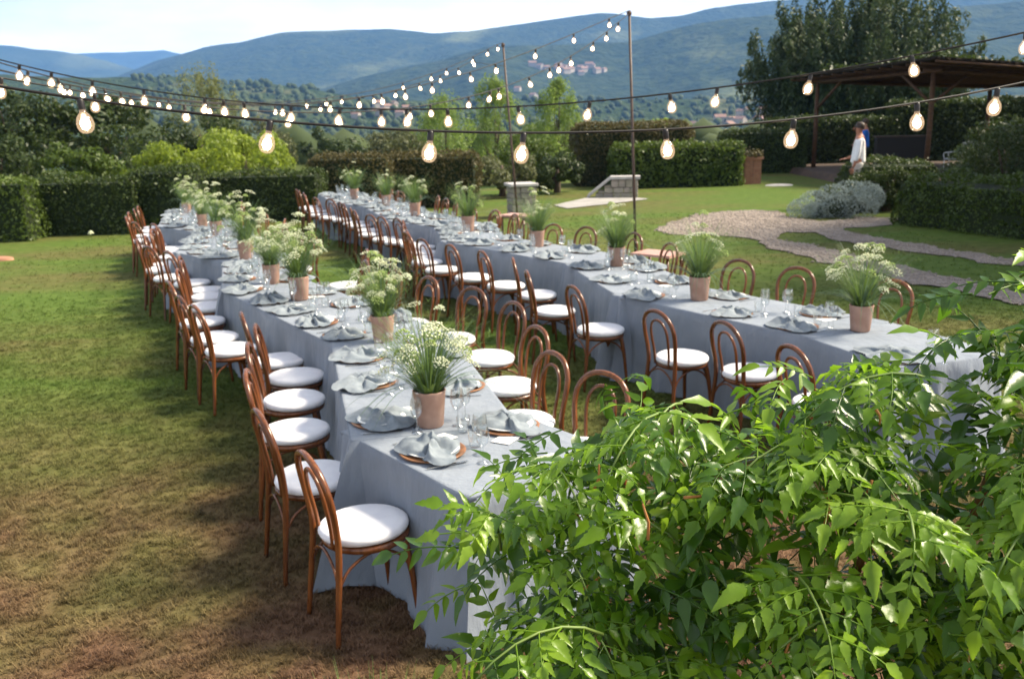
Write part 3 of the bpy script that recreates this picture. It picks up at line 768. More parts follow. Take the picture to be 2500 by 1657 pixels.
for (row, side), seats in PL.items():
    es = 'left' if side == 'lawn' or (row == 'right' and side == 'aisle') else 'right'
    g = '%s side of %s table row' % (side, row)
    for k, (x, y, a) in enumerate(seats):
        _, q, inw, d = nearest_edge(row, x, y, es)
        ang = math.atan2(inw.y, inw.x) - math.pi/2 + rnd.uniform(-.15, .15)   # local +y points to the table's middle
        def W(lx, ly, c=(q + inw*.19)):
            return (c.x + lx*math.cos(ang) - ly*math.sin(ang), c.y + lx*math.sin(ang) + ly*math.cos(ang))
        at = '%s place from near end, %s' % (ORD[k], g)
        cx, cy = W(0, 0)
        ch = empty('charger_plate', (cx, cy, top_z), ang + rnd.uniform(0, 1)); put('charger', ME_CHARGER, ch); put('plate', ME_PLATE, ch)
        tag(ch, 'wooden charger plate at %s' % at, 'plate', 'charger plates, '+g)
        o = put('napkin', ME_NAP[rnd.randrange(7)], None, (*W(rnd.uniform(-.02, .02), rnd.uniform(-.05, .01)), top_z+.010), (0, 0, ang+rnd.uniform(-.5, .5)+rnd.choice((0, math.pi))), (rnd.uniform(.88, 1.25), rnd.uniform(.85, 1.15), rnd.uniform(.7, 1.3)))
        tag(o, 'grey linen napkin at %s' % at, 'napkin', 'napkins, '+g)
        o = put('wine_glass', ME_WINE, None, (*W(.16+rnd.uniform(-.02, .03), .17+rnd.uniform(-.02, .03)), top_z)); tag(o, 'taller wine glass at %s' % at, 'glass', 'wine glasses, '+g)
        o = put('tumbler', ME_TUMBLER, None, (*W(.06+rnd.uniform(-.02, .03), .20+rnd.uniform(-.02, .03)), top_z)); tag(o, 'clear tumbler at %s' % at, 'glass', 'tumblers, '+g)
        o = put('wine_glass', ME_WINE, None, (*W(.25+rnd.uniform(-.02, .02), .13+rnd.uniform(-.03, .03)), top_z), scale=(.86, .86, .9)); tag(o, 'smaller wine glass at %s' % at, 'glass', 'smaller wine glasses, '+g)
        if k % 2 == 0 or y < 8:
            o = put('menu_card', ME_CARD, None, (*W(-.15, .12), top_z+.001), (0, 0, ang+rnd.uniform(-.5, .5))); tag(o, 'white card at %s' % at, 'card', 'white cards, '+g)
        if y < 9:
            o = put('knife', ME_KNIFE, None, (*W(.200, -.02), top_z+.0005), (0, 0, ang+rnd.uniform(-.08, .08))); tag(o, 'steel knife at %s' % at, 'knife', 'knives, '+g)
            o = put('fork', ME_FORK, None, (*W(-.205, -.02), top_z+.0005), (0, 0, ang+rnd.uniform(-.08, .08))); tag(o, 'steel fork at %s' % at, 'fork', 'forks, '+g)
# ------------------------------------------------------------------ potted bouquets
mb = MB(); mb.lathe([(.0001, 0), (.070, 0), (.074, .006), (.091, .196), (.094, .204), (.090, .208), (.084, .205), (.080, .170)], 26); ME_POT = mb.mesh('pot', 'terracotta')
mb = MB(); mb.lathe([(.0001, .172), (.081, .170)], 20); ME_SOIL = mb.mesh('soil', 'soil')
def blade_strip(mb, p, d, out, l, w, droop, seg=6):
    """one narrow leaf arching outward"""
    P = Vector(p); D = Vector(d).normalized(); pts = []
    for k in range(seg+1):
        pts.append(P.copy()); P = P + D*(l/seg)
        D = (D + Vector((out[0]*.10, out[1]*.10, -droop))).normalized()
    s = Vector((-out[1], out[0], 0)); s = s.normalized() if s.length > 0 else Vector((1, 0, 0))
    i = len(mb.v)
    for k, q in enumerate(pts):
        ww = w*(1-.92*(k/seg)**1.6)
        mb.v += [tuple(q-s*ww), tuple(q+s*ww)]
    for k in range(seg): mb.f.append((i+2*k, i+2*k+1, i+2*k+3, i+2*k+2))
def blob(mb, c, r, rr):
    i = len(mb.v)
    for b in base: mb.v.append((c[0]+b[0]*r*rr.uniform(.7, 1.2), c[1]+b[1]*r*rr.uniform(.7, 1.2), c[2]+b[2]*r*rr.uniform(.6, 1.1)))
    mb.f += [tuple(i+k for k in f) for f in bf]
def umbel(seed, R0, n, dome, br):
    rr = random.Random(seed); mb = MB()
    for k in range(n):
        a = k*2.39996; q = math.sqrt((k+.5)/n)
        x = R0*q*math.cos(a)+rr.uniform(-.003, .003); y = R0*q*math.sin(a)+rr.uniform(-.003, .003)
        blob(mb, (x, y, dome*(1-q*q)+rr.uniform(-.004, .004)), br*rr.uniform(.7, 1.3), rr)
    return mb
ME_FL = [umbel(1, .044, 30, .016, .0050).mesh('flower_head', 'flower'), umbel(2, .036, 36, .028, .0058).mesh('flower_head', 'flower'),
         umbel(3, .034, 40, .030, .0056).mesh('flower_head', 'flower_green'), umbel(4, .050, 34, .012, .0046).mesh('flower_head', 'flower')]
def bouquet(k, x, y, row, label, dens=1.0):
    rr = random.Random(217+k*5)
    t = empty('flower_pot', (x, y, top_z), rr.uniform(0, 6.28), rr.uniform(.93, 1.08))
    p = put('pot', ME_POT, t); put('soil', ME_SOIL, p)
    H = rr.uniform(.50, .60); RD = rr.uniform(.24, .30)
    if row == 'right' and y > 7.5: RD *= .8; H *= 1.05
    nh = .42 if row == 'right' and y > 7.5 else 1.0   # the right row holds mostly greenery
    mb = MB(); mb2 = MB(); mb3 = MB()
    for j in range(int(300*dens*(1.35 if nh < 1 else 1))):
        a = rr.uniform(0, 6.28); r0 = rr.uniform(0, .055); o = (math.cos(a), math.sin(a)); ln = rr.uniform(.10, .60)
        blade_strip(mb if j % 3 else mb3, (o[0]*r0, o[1]*r0, .175), (o[0]*ln, o[1]*ln, 1), o, rr.uniform(.22, .62), rr.uniform(.0018, .0040), rr.uniform(.02, .12))
    for j in range(rr.randint(18, 26)):   # long grasses hanging over to the cloth, in two or three sweeps
        a = rr.choice((.4, 2.6, 4.2)) + rr.gauss(0, .3); o = (math.cos(a), math.sin(a))
        blade_strip(mb3, (o[0]*.05, o[1]*.05, .185), (o[0]*.9, o[1]*.9, .8), o, rr.uniform(.46, .66), rr.uniform(.0026, .0046), rr.uniform(.17, .25), 9)
    for j in range(int(26*dens)):    # broader ferny leaves low down
        a = rr.uniform(0, 6.28); o = (math.cos(a), math.sin(a))
        blade_strip(mb, (o[0]*.05, o[1]*.05, .18), (o[0]*.7, o[1]*.7, 1), o, rr.uniform(.10, .22), rr.uniform(.006, .011), .12, 5)
    for j in range(int(70*dens*(1.6 if nh < 1 else 1))):    # feathery sprays: thin side threads along an arching stalk
        a = rr.uniform(0, 6.28); o = (math.cos(a), math.sin(a)); sp = rr.uniform(.25, .75); q = Vector((o[0]*.03, o[1]*.03, .18)); d = Vector((o[0]*sp, o[1]*sp, 1)).normalized(); l = rr.uniform(.26, .56)
        for m_ in range(7):
            q = q + d*(l/7); d = (d+Vector((o[0]*.06, o[1]*.06, -.05))).normalized()
            if m_ < 2: continue
            for w_ in range(2):
                b = rr.uniform(0, 6.28); blade_strip(mb, q, d*.6+Vector((math.cos(b), math.sin(b), .2)), (math.cos(b), math.sin(b)), rr.uniform(.03, .07), .0012, .05, 2)
    heads = []
    for j in range(int(rr.randint(36, 48)*dens*nh)):
        a = rr.uniform(0, 6.28); q = math.sqrt(rr.uniform(0, 1))*RD; z = .20 + H*(1-.50*(q/RD)**2)*rr.uniform(.48, 1.0)
        e = Vector((q*math.cos(a), q*math.sin(a), z)); heads.append((e, Vector((math.cos(a)*q/RD*.7+rr.uniform(-.3, .3), math.sin(a)*q/RD*.7+rr.uniform(-.3, .3), 1)).normalized()))
        mb2.tube(cr([(math.cos(a)*.03, math.sin(a)*.03, .17), (e.x*.45, e.y*.45, .17+(z-.17)*.55), tuple(e)], 3), .0014, 4, False)
    mb.build('leaves', 'stem_grass', t, smooth=False); mb3.build('grasses', 'stem_blue', t, smooth=False); mb2.build('stems', 'green_stem', t)
    for e, n_ in heads:
        s = rr.uniform(.8, 1.4)
        put('flower_head', ME_FL[rr.choice((0, 0, 1, 1, 2, 2, 3))], t, tuple(e), tuple(n_.to_track_quat('Z', 'Y').to_euler()), (s, s, s))
    tag(t, label, 'flower pot', 'flower pots on the %s table row' % row)
POTS = {'left': [(-.45, 4.73), (-.96, 6.69), (-1.96, 8.41), (-2.44, 9.31), (-3.19, 11.09), (-4.31, 13.57), (-4.92, 14.83), (-5.94, 17.1)],
        'right': [(2.6, 6.69), (1.66, 7.98), (1.16, 9.95), (.35, 11.6), (-.6, 13.39), (-1.6, 15.75), (-2.34, 17.69), (-3.21, 19.33)]}
k = 0
for row, L in POTS.items():
    for i, (x, y) in enumerate(L):
        w = ORD[i] + (' from the near end' if i else ' to the vine') if i < 7 else 'the one nearest the far hedge'
        bouquet(k, x, y, row, 'potted white flowers on the %s table row, %s' % (row, w), 1.0 if y < 12 else .7); k += 1

# ------------------------------------------------------------------ poles and string lights
def pole(x0, y0, x1, y1, z1, label):
    t = empty('light_pole', (x0, y0, 0))
    mb = MB(); mb.tube([(0, 0, 0), ((x1-x0)*.5, (y1-y0)*.5, z1*.5), (x1-x0, y1-y0, z1)], [.021, .020, .018], 10); mb.build('pole', 'pole_steel', t)
    mb = MB(); mb.lathe([(.0001, 0), (.11, 0), (.11, .012), (.034, .02), (.034, .06)], 14); mb.build('base_plate', 'pole_steel', t)
    mb = MB(); mb.lathe([(.030, -.04), (.034, -.03), (.034, 0), (.020, .02), (.0001, .024)], 10, (x1-x0, y1-y0, z1)); mb.build('cap', 'pole_steel', t)
    tag(t, label, 'pole', 'poles holding up the string lights')
pole(1.80, 13.0, 1.665, 13.0, 3.68, 'tall thin steel pole of the string lights beside the gravel track')
pole(0.19, 17.5, -0.045, 17.5, 3.63, 'shorter-looking steel pole of the string lights before the stone pillar')
mb = MB(); mb.lathe([(.005, .050), (.013, .048), (.0155, .040), (.0155, .010), (.014, .000), (.013, -.008)], 10); ME_SOCKET = mb.mesh('socket', 'socket')
mb = MB(); mb.lathe([(.0135, .006), (.0145, -.010), (.024, -.021), (.033, -.036), (.0375, -.056), (.0365, -.074), (.030, -.090), (.019, -.100), (.0001, -.104)], 16); ME_BULB = mb.mesh('bulb', 'bulb_glass')
mb = MB(); mb.lathe([(.0001, -.030), (.010, -.036), (.018, -.046), (.0215, -.060), (.019, -.073), (.011, -.083), (.0001, -.086)], 12); ME_GLOW = mb.mesh('glow', 'bulb_glow')
STR = {
's1':dict(x=[3.584, -1.472],y=[0.8, 3.3],z=[0.597, -0.615, 2.364],u=[0.0, 0.169, 0.329, 0.427, 0.588, 0.739, 0.896, 1.0]),
's2':dict(x=[6.45, -3.644],y=[-2.0, 7.2],z=[-0.109, 1.615, -1.58, 2.727],u=[0.0, 0.042, 0.095, 0.16, 0.234, 0.257, 0.281, 0.335, 0.389, 0.435, 0.462, 0.505, 0.577, 0.644, 0.719, 0.759, 0.837, 0.918, 1.0]),
'sC':dict(x=[4.372, -2.848],y=[7.2, 5.4],z=[0.407, 1.8, -1.286, 2.546],u=[0.0, 0.069, 0.15, 0.265, 0.335, 0.45, 0.488, 0.565, 0.612, 0.633, 0.71, 0.765, 0.791, 0.827, 0.898, 0.944, 0.985]),
'sD':dict(x=[5.183, -3.738],y=[5.3, 7.5],z=[-1.343, 4.197, -2.033, 2.7],u=[0.0, 0.031, 0.08, 0.097, 0.202, 0.222, 0.306, 0.381, 0.429, 0.469, 0.512, 0.564, 0.643, 0.698, 0.791, 0.888, 0.985]),
'sA':dict(x=[3.855, -4.396],y=[7.0, 9.5],z=[1.778, -1.241, 2.683],u=[0.0, 0.026, 0.099, 0.162, 0.374, 0.487, 0.593, 0.635, 0.706, 0.787, 0.863, 0.934, 1.0]),
'sB':dict(x=[4.922, -5.016],y=[6.2, 11.0],z=[2.132, -1.315, 2.726],u=[0.0, 0.138, 0.434, 0.482, 0.52, 0.684, 0.769, 0.817, 0.904, 0.956, 0.99]),
}
END = {'s1': ((-.35, 1.35), None), 's2': ((-.3, 1.25), None), 'sC': ((-.22, 1.03), (1.665, 13.0, 3.66)), 'sD': ((-.2, 1.02), (1.665, 13.0, 3.70)),
       'sA': ((-.3, 1.03), (-.03, 17.5, 3.25)), 'sB': ((-.2, 1.02), (-.045, 17.5, 3.66))}
SLAB = {'s1': 'nearest string of lit bulbs, crossing low over the whole picture', 's2': 'string of lit bulbs running past the pergola, second nearest',
        'sC': 'string of lit bulbs sagging lowest from the tall pole top toward the near trees', 'sD': 'string of lit bulbs rising highest to the tall pole top, upper of two',
        'sA': 'string of lit bulbs tied below the top of the farther pole', 'sB': 'farthest string of lit bulbs, tied to the top of the farther pole'}
for key, s in STR.items():
    fx = lambda u: np.polyval(s['x'], u); fy = lambda u: np.polyval(s['y'], u); fz = lambda u: np.polyval(s['z'], u)
    (u0, u1), endp = END[key]
    x0 = Vector((fx(.5), fy(.5), 0)); t = empty('string_light', (0, 0, 0))
    lift = .092   # bulb centre hangs this far under the cord
    pts = [Vector((fx(u), fy(u), fz(u)+lift)) for u in np.linspace(u0, u1 if endp is None else .985, 60)]
    if endp: pts.append(Vector(endp))
    mb = MB(); mb.tube(pts, .0052, 5); mb.build('cord', 'cord', t)
    for u in s['u']:
        tilt = (rnd.uniform(-.22, .22), rnd.uniform(-.22, .22), 0)
        so = put('socket', ME_SOCKET, t, (fx(u), fy(u), fz(u)+.054), tilt, (.78,)*3)
        bo = put('bulb', ME_BULB, so); g = put('glow', ME_GLOW, so)
    tag(t, SLAB[key], 'string light', 'strings of bulbs over the tables')

# ------------------------------------------------------------------ foliage: hedges, shrubs, trees
def hedge(name, c, sx, sy, h, rz, leaf, size, dens, label, cat='hedge', group=None, rough=.075, seed=1, z0=0.0, round_=0.12):
    rng = np.random.default_rng(seed)
    t = empty(name, (c[0], c[1], z0), rz)
    def surf(n):
        A = [sx*sy, sx*h, sx*h, sy*h, sy*h]; tot = sum(A); P = []; Nn = []
        for k, a in enumerate(A):
            m = int(n*a/tot); u = rng.uniform(-.5, .5, m); v = rng.uniform(0, 1, m)
            if k == 0: p = np.stack([u*sx, (v-.5)*sy, np.full(m, h)], 1); nn = (0, 0, 1)
            elif k == 1: p = np.stack([u*sx, np.full(m, -sy/2), v*h], 1); nn = (0, -1, 0)
            elif k == 2: p = np.stack([u*sx, np.full(m, sy/2), v*h], 1); nn = (0, 1, 0)
            elif k == 3: p = np.stack([np.full(m, -sx/2), u*sy, v*h], 1); nn = (-1, 0, 0)
            else: p = np.stack([np.full(m, sx/2), u*sy, v*h], 1); nn = (1, 0, 0)
            P.append(p); Nn.append(np.tile(nn, (m, 1)).astype(float))
        return np.concatenate(P), np.concatenate(Nn)
    n = int((sx*sy+2*sx*h+2*sy*h)*dens)
    P, Nn = surf(n)
    # rounded shoulders and a lumpy face
    lim = np.array([sx/2-round_, sy/2-round_, 1e9]); q = P.copy(); q[:, 2] -= (h-round_); q[:, 2] = np.maximum(q[:, 2], 0)
    over = np.stack([np.sign(P[:, 0])*np.maximum(np.abs(P[:, 0])-lim[0], 0), np.sign(P[:, 1])*np.maximum(np.abs(P[:, 1])-lim[1], 0), q[:, 2]], 1)
    ln = np.linalg.norm(over, axis=1); k = np.where(ln > round_, round_/np.maximum(ln, 1e-6), 1.0)
    P = P - over*(1-k)[:, None]
    bumpv = np.array([noise.noise(Vector(p)*1.3+Vector((seed, 0, 0)))*1.4+noise.noise(Vector(p)*4.2)*.7 for p in P])
    P = P + Nn*(bumpv*rough + rng.normal(0, size*.35, len(P)) + (rng.uniform(0, 1, len(P)) < .05)*rng.uniform(0, .09, len(P)))[:, None]
    P[:, 2] = np.maximum(P[:, 2], .01)
    V, F = leaf_quads(P, Nn, size, rng, .62, .75)
    put('foliage', np_mesh('foliage', V, F, leaf), t)
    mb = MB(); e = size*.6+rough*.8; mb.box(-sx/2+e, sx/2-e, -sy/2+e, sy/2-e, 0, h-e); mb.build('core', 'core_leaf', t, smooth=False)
    tag(t, label, cat, group)
    return t
G = 'clipped hedges round the lawn'
hedge('hedge', (-11.0, 19.9), 1.7, .9, 1.28, .05, 'hedge_light', .075, 420, 'short clipped hedge standing forward at the left edge of the lawn', group=G, seed=1)
hedge('hedge', (-9.4, 20.9), 2.3, .95, 1.22, .06, 'hedge_leaf', .07, 480, 'long low dark hedge behind the white flower on the lawn', group=G, seed=2)
hedge('hedge', (-7.85, 21.4), 1.55, 1.1, 1.38, 0, 'hedge_leaf', .07, 480, 'taller rounded hedge block behind the far end of left table row', group=G, seed=3, round_=.25)
hedge('hedge', (-6.0, 22.9), 2.9, .95, 1.16, -.03, 'hedge_leaf', .07, 480, 'dark low hedge between the two far table ends', group=G, seed=4)
hedge('hedge', (-4.1, 24.5), 2.1, 1.1, 1.47, 0, 'hedge_brown', .075, 420, 'olive-brown hedge block behind the far end of right table row', group=G, seed=5, round_=.3)
hedge('hedge', (-2.05, 25.6), 2.5, 1.1, 1.42, -.05, 'hedge_brown', .08, 420, 'uneven brown-green hedge left of the stone pillar', group=G, seed=6, rough=.10)
hedge('hedge', (-14.0, 20.4), 4.2, .9, 1.2, .05, 'hedge_leaf', .08, 300, 'dark hedge running out of the picture on the lawn side', group=G, seed=16)
hedge('hedge', (4.2, 32.2), 3.9, 1.9, 2.02, 0, 'hedge_brown', .085, 380, 'tall brownish square hedge behind the sloping stone wall', group=G, seed=7, round_=.3, rough=.08)
hedge('hedge', (5.5, 30.6), 4.2, 1.0, 1.36, .05, 'hedge_light', .11, 330, 'green leafy hedge between stone wall and brick pillar', group=G, seed=8, rough=.09)
hedge('hedge', (9.9, 36.6), 3.2, 1.2, 1.62, 0, 'hedge_leaf', .10, 320, 'shaded hedge behind the brick pillar', group=G, seed=9)
hedge('hedge', (13.4, 39.0), 5.5, 1.0, 2.0, .1, 'dark_leaf', .12, 260, 'dark hedge closing the back of the pergola', group=G, seed=10)
hedge('hedge', (19.5, 39.5), 7.0, 1.0, 2.6, .0, 'dark_leaf', .14, 200, 'tall dark hedge behind the pergola chairs', group=G, seed=11)
a = math.atan2(-2.76, 1.2)
hedge('hedge', (9.25, 18.15), 3.3, 1.5, 1.0, a, 'box_leaf', .055, 760, 'low bright-topped box hedge along the gravel track', group=G, seed=12, rough=.17, round_=.48)
hedge('hedge', (9.3, 22.9), 2.2, 1.5, 1.12, -.2, 'hedge_leaf', .06, 520, 'dark rounded hedge right behind the silver bush', group=G, seed=13, rough=.12, round_=.45)
hedge('hedge', (11.6, 15.2), 2.6, 2.4, 1.2, -.9, 'box_leaf', .06, 300, 'box hedge leaving the picture beside the gravel track', group=G, seed=15, rough=.1, round_=.3)

def crown_pts(C, Rr, n, rng, shell=.75):
    d = rng.normal(0, 1, (n, 3)); d /= np.linalg.norm(d, axis=1)[:, None]
    r = (shell + (1-shell)*rng.uniform(0, 1, n))[:, None]
    idx = rng.integers(0, len(C), n)
    return C[idx] + d*r*Rr[idx], d
def tree(name, x, y, z0, ztop, rad, leaf, size, n, label, cat='tree', group=None, seed=1, shape='round', clumps=26, trunk_r=.12, low=.15, rad2=None):
    rng = np.random.default_rng(seed); t = empty(name, (x, y, z0)); H = ztop-z0
    C = []; Rr = []; up = 0.0
    ry = rad if rad2 is None else rad2
    if shape == 'round':
        while len(C) < clumps:
            p = rng.uniform(-1, 1, 3)
            if p @ p > 1 or (p @ p) < .18: continue
            C.append((p[0]*rad*.78, p[1]*ry*.78, H*(low+(1-low)*.5) + p[2]*H*(1-low)*.40)); s = rng.uniform(.24, .42)*min(rad, H*.5)
            Rr.append((s*rng.uniform(.9, 1.3), s*rng.uniform(.9, 1.3), s*rng.uniform(.7, 1.0)))
    elif shape == 'plume':   # many upright feathery stems fanning from the base
        for k in range(clumps):
            a = rng.uniform(0, 6.28); q = math.sqrt(rng.uniform(0, 1)); top = H*(1-.42*q**2)*rng.uniform(.70, 1.03)
            for j in range(9):
                f = (j+1)/9; w = rad*.105*(1.12-f)**.6*(1+.5*rng.uniform())
                C.append((math.cos(a)*q*rad*(.35+.65*f**.7), math.sin(a)*q*ry*(.35+.65*f**.7), top*(.06+.92*f))); Rr.append((w, w, top*.075+w*.4))
        up = 1.6
    elif shape == 'willow':  # airy, thin, drooping and rising sprays
        for k in range(clumps):
            a = rng.uniform(0, 6.28); q = math.sqrt(rng.uniform(0, 1)); f = rng.uniform(low, 1)
            env = max(.10, math.sin(min(1, (1-f)*1.9+.08)*math.pi/2)*(.75+.25*rng.uniform()))
            C.append((math.cos(a)*q*rad*env, math.sin(a)*q*ry*env, H*f)); w = rad*rng.uniform(.10, .2); Rr.append((w, w, w*2.2))
        up = 1.2
    C = np.array(C); Rr = np.array(Rr)
    P, d = crown_pts(C, Rr, n, rng, .45 if shape != 'round' else .62)
    P[:, 2] = np.maximum(P[:, 2], .03)
    d[:, 2] += .25
    V, F = leaf_quads(P, d, size, rng, .5 if shape == 'round' else .3, .7, up)
    put('crown', np_mesh('crown', V, F, leaf), t)
    mb = MB()
    mb.tube([(0, 0, -.1), (rad*.03, 0, H*.3), (0, 0, H*.62)], [trunk_r, trunk_r*.75, trunk_r*.3], 8)
    for k in range(7):
        c = C[rng.integers(0, len(C))]; mb.tube([(0, 0, H*.22), tuple(c*.55), tuple(c)], [trunk_r*.5, trunk_r*.3, trunk_r*.08], 6)
    mb.build('trunk', 'bark', t)
    tag(t, label, cat, group)
G = 'trees and bushes beyond the hedges'
tree('tree', -17.0, 32.5, 0, 4.1, 2.3, 'dark_leaf', .17, 7000, 'dark tree at the left edge behind the string lights', group=G, seed=21, low=.02)
tree('tree', -14.6, 34, 0, 3.7, 2.2, 'dark_leaf', .17, 7000, 'dark dense tree above the long low hedge', group=G, seed=22, low=.02)
tree('tree', -12.2, 37.5, 0, 3.1, 2.2, 'dark_leaf', .17, 6000, 'dark rounded tree left of the tall pale tree', group=G, seed=23, low=.02)
tree('bush', -12.6, 27.2, 0, 1.9, 1.6, 'hedge_light', .13, 4500, 'mid-green bush behind the low dark hedge at left', 'bush', G, 24, low=.02)
tree('bush', -14.6, 26.5, 0, 2.2, 1.9, 'dark_leaf', .14, 4500, 'dark green bush behind the forward hedge at left', 'bush', G, 25, low=.02)
tree('bush', -16.8, 26.0, 0, 2.0, 1.9, 'hedge_leaf', .14, 4500, 'dark bush at the left picture edge over the forward hedge', 'bush', G, 44, low=.02)
tree('bush', -9.6, 26.3, 0, 1.9, 1.25, 'bright_leaf', .12, 4000, 'smaller yellow-green bush left of the biggest bright bush', 'bush', G, 26, low=.02)
tree('bush', -7.75, 27.6, 0, 2.32, 2.15, 'bright_leaf', .12, 9000, 'biggest bright yellow-green bush behind the rounded hedge', 'bush', G, 27, low=.02)
tree('tree', -19.0, 60, -1.2, 5.5, 2.7, 'pale_leaf', .22, 5200, 'tall thin pale feathery tree standing before the hills', group=G, seed=28, shape='willow', clumps=60, low=.1)
tree('tree', -14.8, 57, -1.0, 2.7, 2.4, 'olive_leaf', .2, 4200, 'dull olive tree right of the tall pale feathery tree', group=G, seed=29, low=.02)
tree('tree', -10.4, 55, -1.0, 2.2, 2.3, 'dark_leaf', .2, 4600, 'dark tree over the middle of the dark low hedge', group=G, seed=30, low=.02)
tree('tree', -7.2, 60, -1.2, 2.3, 2.5, 'olive_leaf', .2, 4600, 'greyish green tree over the olive-brown hedge', group=G, seed=31, low=.02)
tree('tree', -4.6, 42, -.2, 1.7, 1.9, 'olive_leaf', .16, 4000, 'low greyish tree behind the uneven brown hedge', group=G, seed=32, low=.02)
tree('tree', -3.3, 50, -.6, 3.2, 2.5, 'willow_leaf', .17, 8000, 'loose green tree left of the farther light pole', group=G, seed=33, shape='willow', clumps=90, low=.05)
tree('tree', -.7, 55, -.9, 4.2, 2.2, 'willow_leaf', .18, 8000, 'slender green tree with a thin tip behind the farther pole', group=G, seed=34, shape='willow', clumps=60, low=.05)
tree('tree', 2.4, 46, -.3, 3.75, 1.9, 'willow_leaf', .16, 9000, 'light green feathery young tree left of the tall pole', group=G, seed=35, shape='willow', clumps=80, low=.03)
tree('bush', -.2, 28.2, 0, 1.5, 1.3, 'olive_leaf', .11, 4200, 'scruffy olive shrub behind the stone pillar', 'bush', G, 36, low=.02)
tree('bush', 1.5, 29.0, 0, 1.35, 1.1, 'dark_leaf', .11, 4000, 'dark shrub between stone pillar and sloping wall', 'bush', G, 37, low=.02)
tree('bush', 0.6, 33.0, 0, 1.9, 1.5, 'hedge_light', .12, 4000, 'green bush seen over the stone pillar', 'bush', G, 38, low=.02)
tree('bush', 10.0, 60, -1.2, 2.4, 2.1, 'willow_leaf', .2, 3800, 'light green tree over the leafy hedge by the tall pole', 'tree', G, 39, low=.02)
tree('tree', 5.5, 64, -1.4, 1.9, 2.2, 'olive_leaf', .2, 3600, 'olive tree just over the tall brownish hedge', group=G, seed=40, low=.02)
tree('bush', -1.9, 29.5, 0, 1.15, 1.2, 'hedge_brown', .11, 3400, 'brownish bush over the right end of the uneven hedge', 'bush', G, 41, low=.02)
tree('conifer', 17.7, 48, -.5, 9.2, 5.9, 'conifer', .27, 95000, 'huge dark many-stemmed evergreen tree behind the pergola', seed=42, shape='plume', clumps=230, trunk_r=.3, rad2=4.5)
tree('tree', 23.2, 40, 0, 5.3, 2.0, 'conifer', .22, 6000, 'dark tree cut by the right picture edge over the pergola', group=G, seed=43, low=.02)

# unseen trees added outside the right frame edge to shade that side
for k, (x, y, h, r) in enumerate(((11.6, 13.6, 8.5, 2.6), (14.2, 17.8, 9.5, 3.0), (16.8, 20.5, 9.5, 2.6), (20.5, 25.0, 9.5, 2.6))):
    tree('added_shade_tree', x, y, 0, h, r, 'dark_leaf', .34, 13000, 'unseen tall tree added for shade beyond the right picture edge, %s from the terrace' % ORD[k], 'tree', 'unseen trees added for shade right of the picture', 60+k, clumps=40, low=.12, trunk_r=.2)

tree('bush', 11.2, 20.6, 0, 2.25, 1.9, 'dark_leaf', .075, 14000, 'big dark round shrub behind the low box hedge', 'shrub', None, 14, low=.0, clumps=46)
tree('bush', 13.6, 25.5, 0, 2.3, 1.7, 'dark_leaf', .09, 9000, 'dark shrub between the low box hedge and the pergola chairs', 'shrub', None, 54, low=.0, clumps=40)

# silver cushion bush
rng = np.random.default_rng(5)
t = empty('silver_bush', (7.35, 20.75, 0), -.12)
C = np.array([(-.75, 0, .18), (-.45, .05, .34), (-.1, 0, .45), (.25, .05, .52), (.6, 0, .50), (.8, .2, .42), (.0, -.25, .25), (-.5, -.2, .15), (.45, -.3, .25)])
Rr = np.array([(.34, .4, .26), (.38, .42, .28), (.4, .45, .3), (.4, .45, .3), (.36, .4, .3), (.3, .35, .28), (.4, .3, .3), (.3, .25, .2), (.4, .3, .3)])
P, d = crown_pts(C, Rr, 9000, rng, .85); k = P[:, 2] > .01; P = P[k]; d = d[k]
V, F = leaf_quads(P, d, .055, rng, .22, .6, .6); put('foliage', np_mesh('foliage', V, F, 'silver_leaf'), t)
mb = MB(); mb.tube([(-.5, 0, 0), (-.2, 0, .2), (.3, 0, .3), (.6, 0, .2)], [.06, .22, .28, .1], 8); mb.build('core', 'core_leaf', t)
tag(t, 'low silver-grey cushion bush at the bend of the gravel track', 'bush')

tree('bush', 8.85, 21.75, 0, 1.08, 1.25, 'hedge_leaf', .06, 9000, 'dark green mounded bush hiding the legs of the white-shirted person', 'bush', None, 52, low=.0, clumps=40, rad2=.7)
tree('bush', 7.75, 21.7, 0, .78, .8, 'hedge_leaf', .06, 4500, 'small dark green bush rising behind the silver bush', 'bush', None, 53, low=.0, clumps=26, rad2=.5)

# feathery shrub and a young plant at the bottom of the picture
t = empty('feathery_shrub', (-.52, 3.02, 0)); mb = MB(); rr = random.Random(8)
for j in range(520):
    a = rr.uniform(0, 6.28); o = (math.cos(a), math.sin(a)); r0 = abs(rr.gauss(0, .12))
    blade_strip(mb, (o[0]*r0*1.6, o[1]*r0, .0), (o[0]*.5, o[1]*.5, 1), o, rr.uniform(.12, .30), .0022, .05, 5)
mb.build('leaves', 'stem_grass', t, smooth=False); tag(t, 'feathery green shrub at the bottom edge beneath the near table', 'shrub')
t = empty('seedling', (-1.62, 3.12, 0)); mb = MB()
for j in range(26):
    a = rr.uniform(0, 6.28); o = (math.cos(a), math.sin(a))
    blade_strip(mb, (o[0]*.01, o[1]*.01, .0), (o[0]*.8, o[1]*.8, 1), o, rr.uniform(.08, .16), rr.uniform(.007, .012), .14, 6)
mb.build('leaves', 'vine_b', t, smooth=False); tag(t, 'small leafy green plant at the bottom edge of the dry lawn', 'plant')

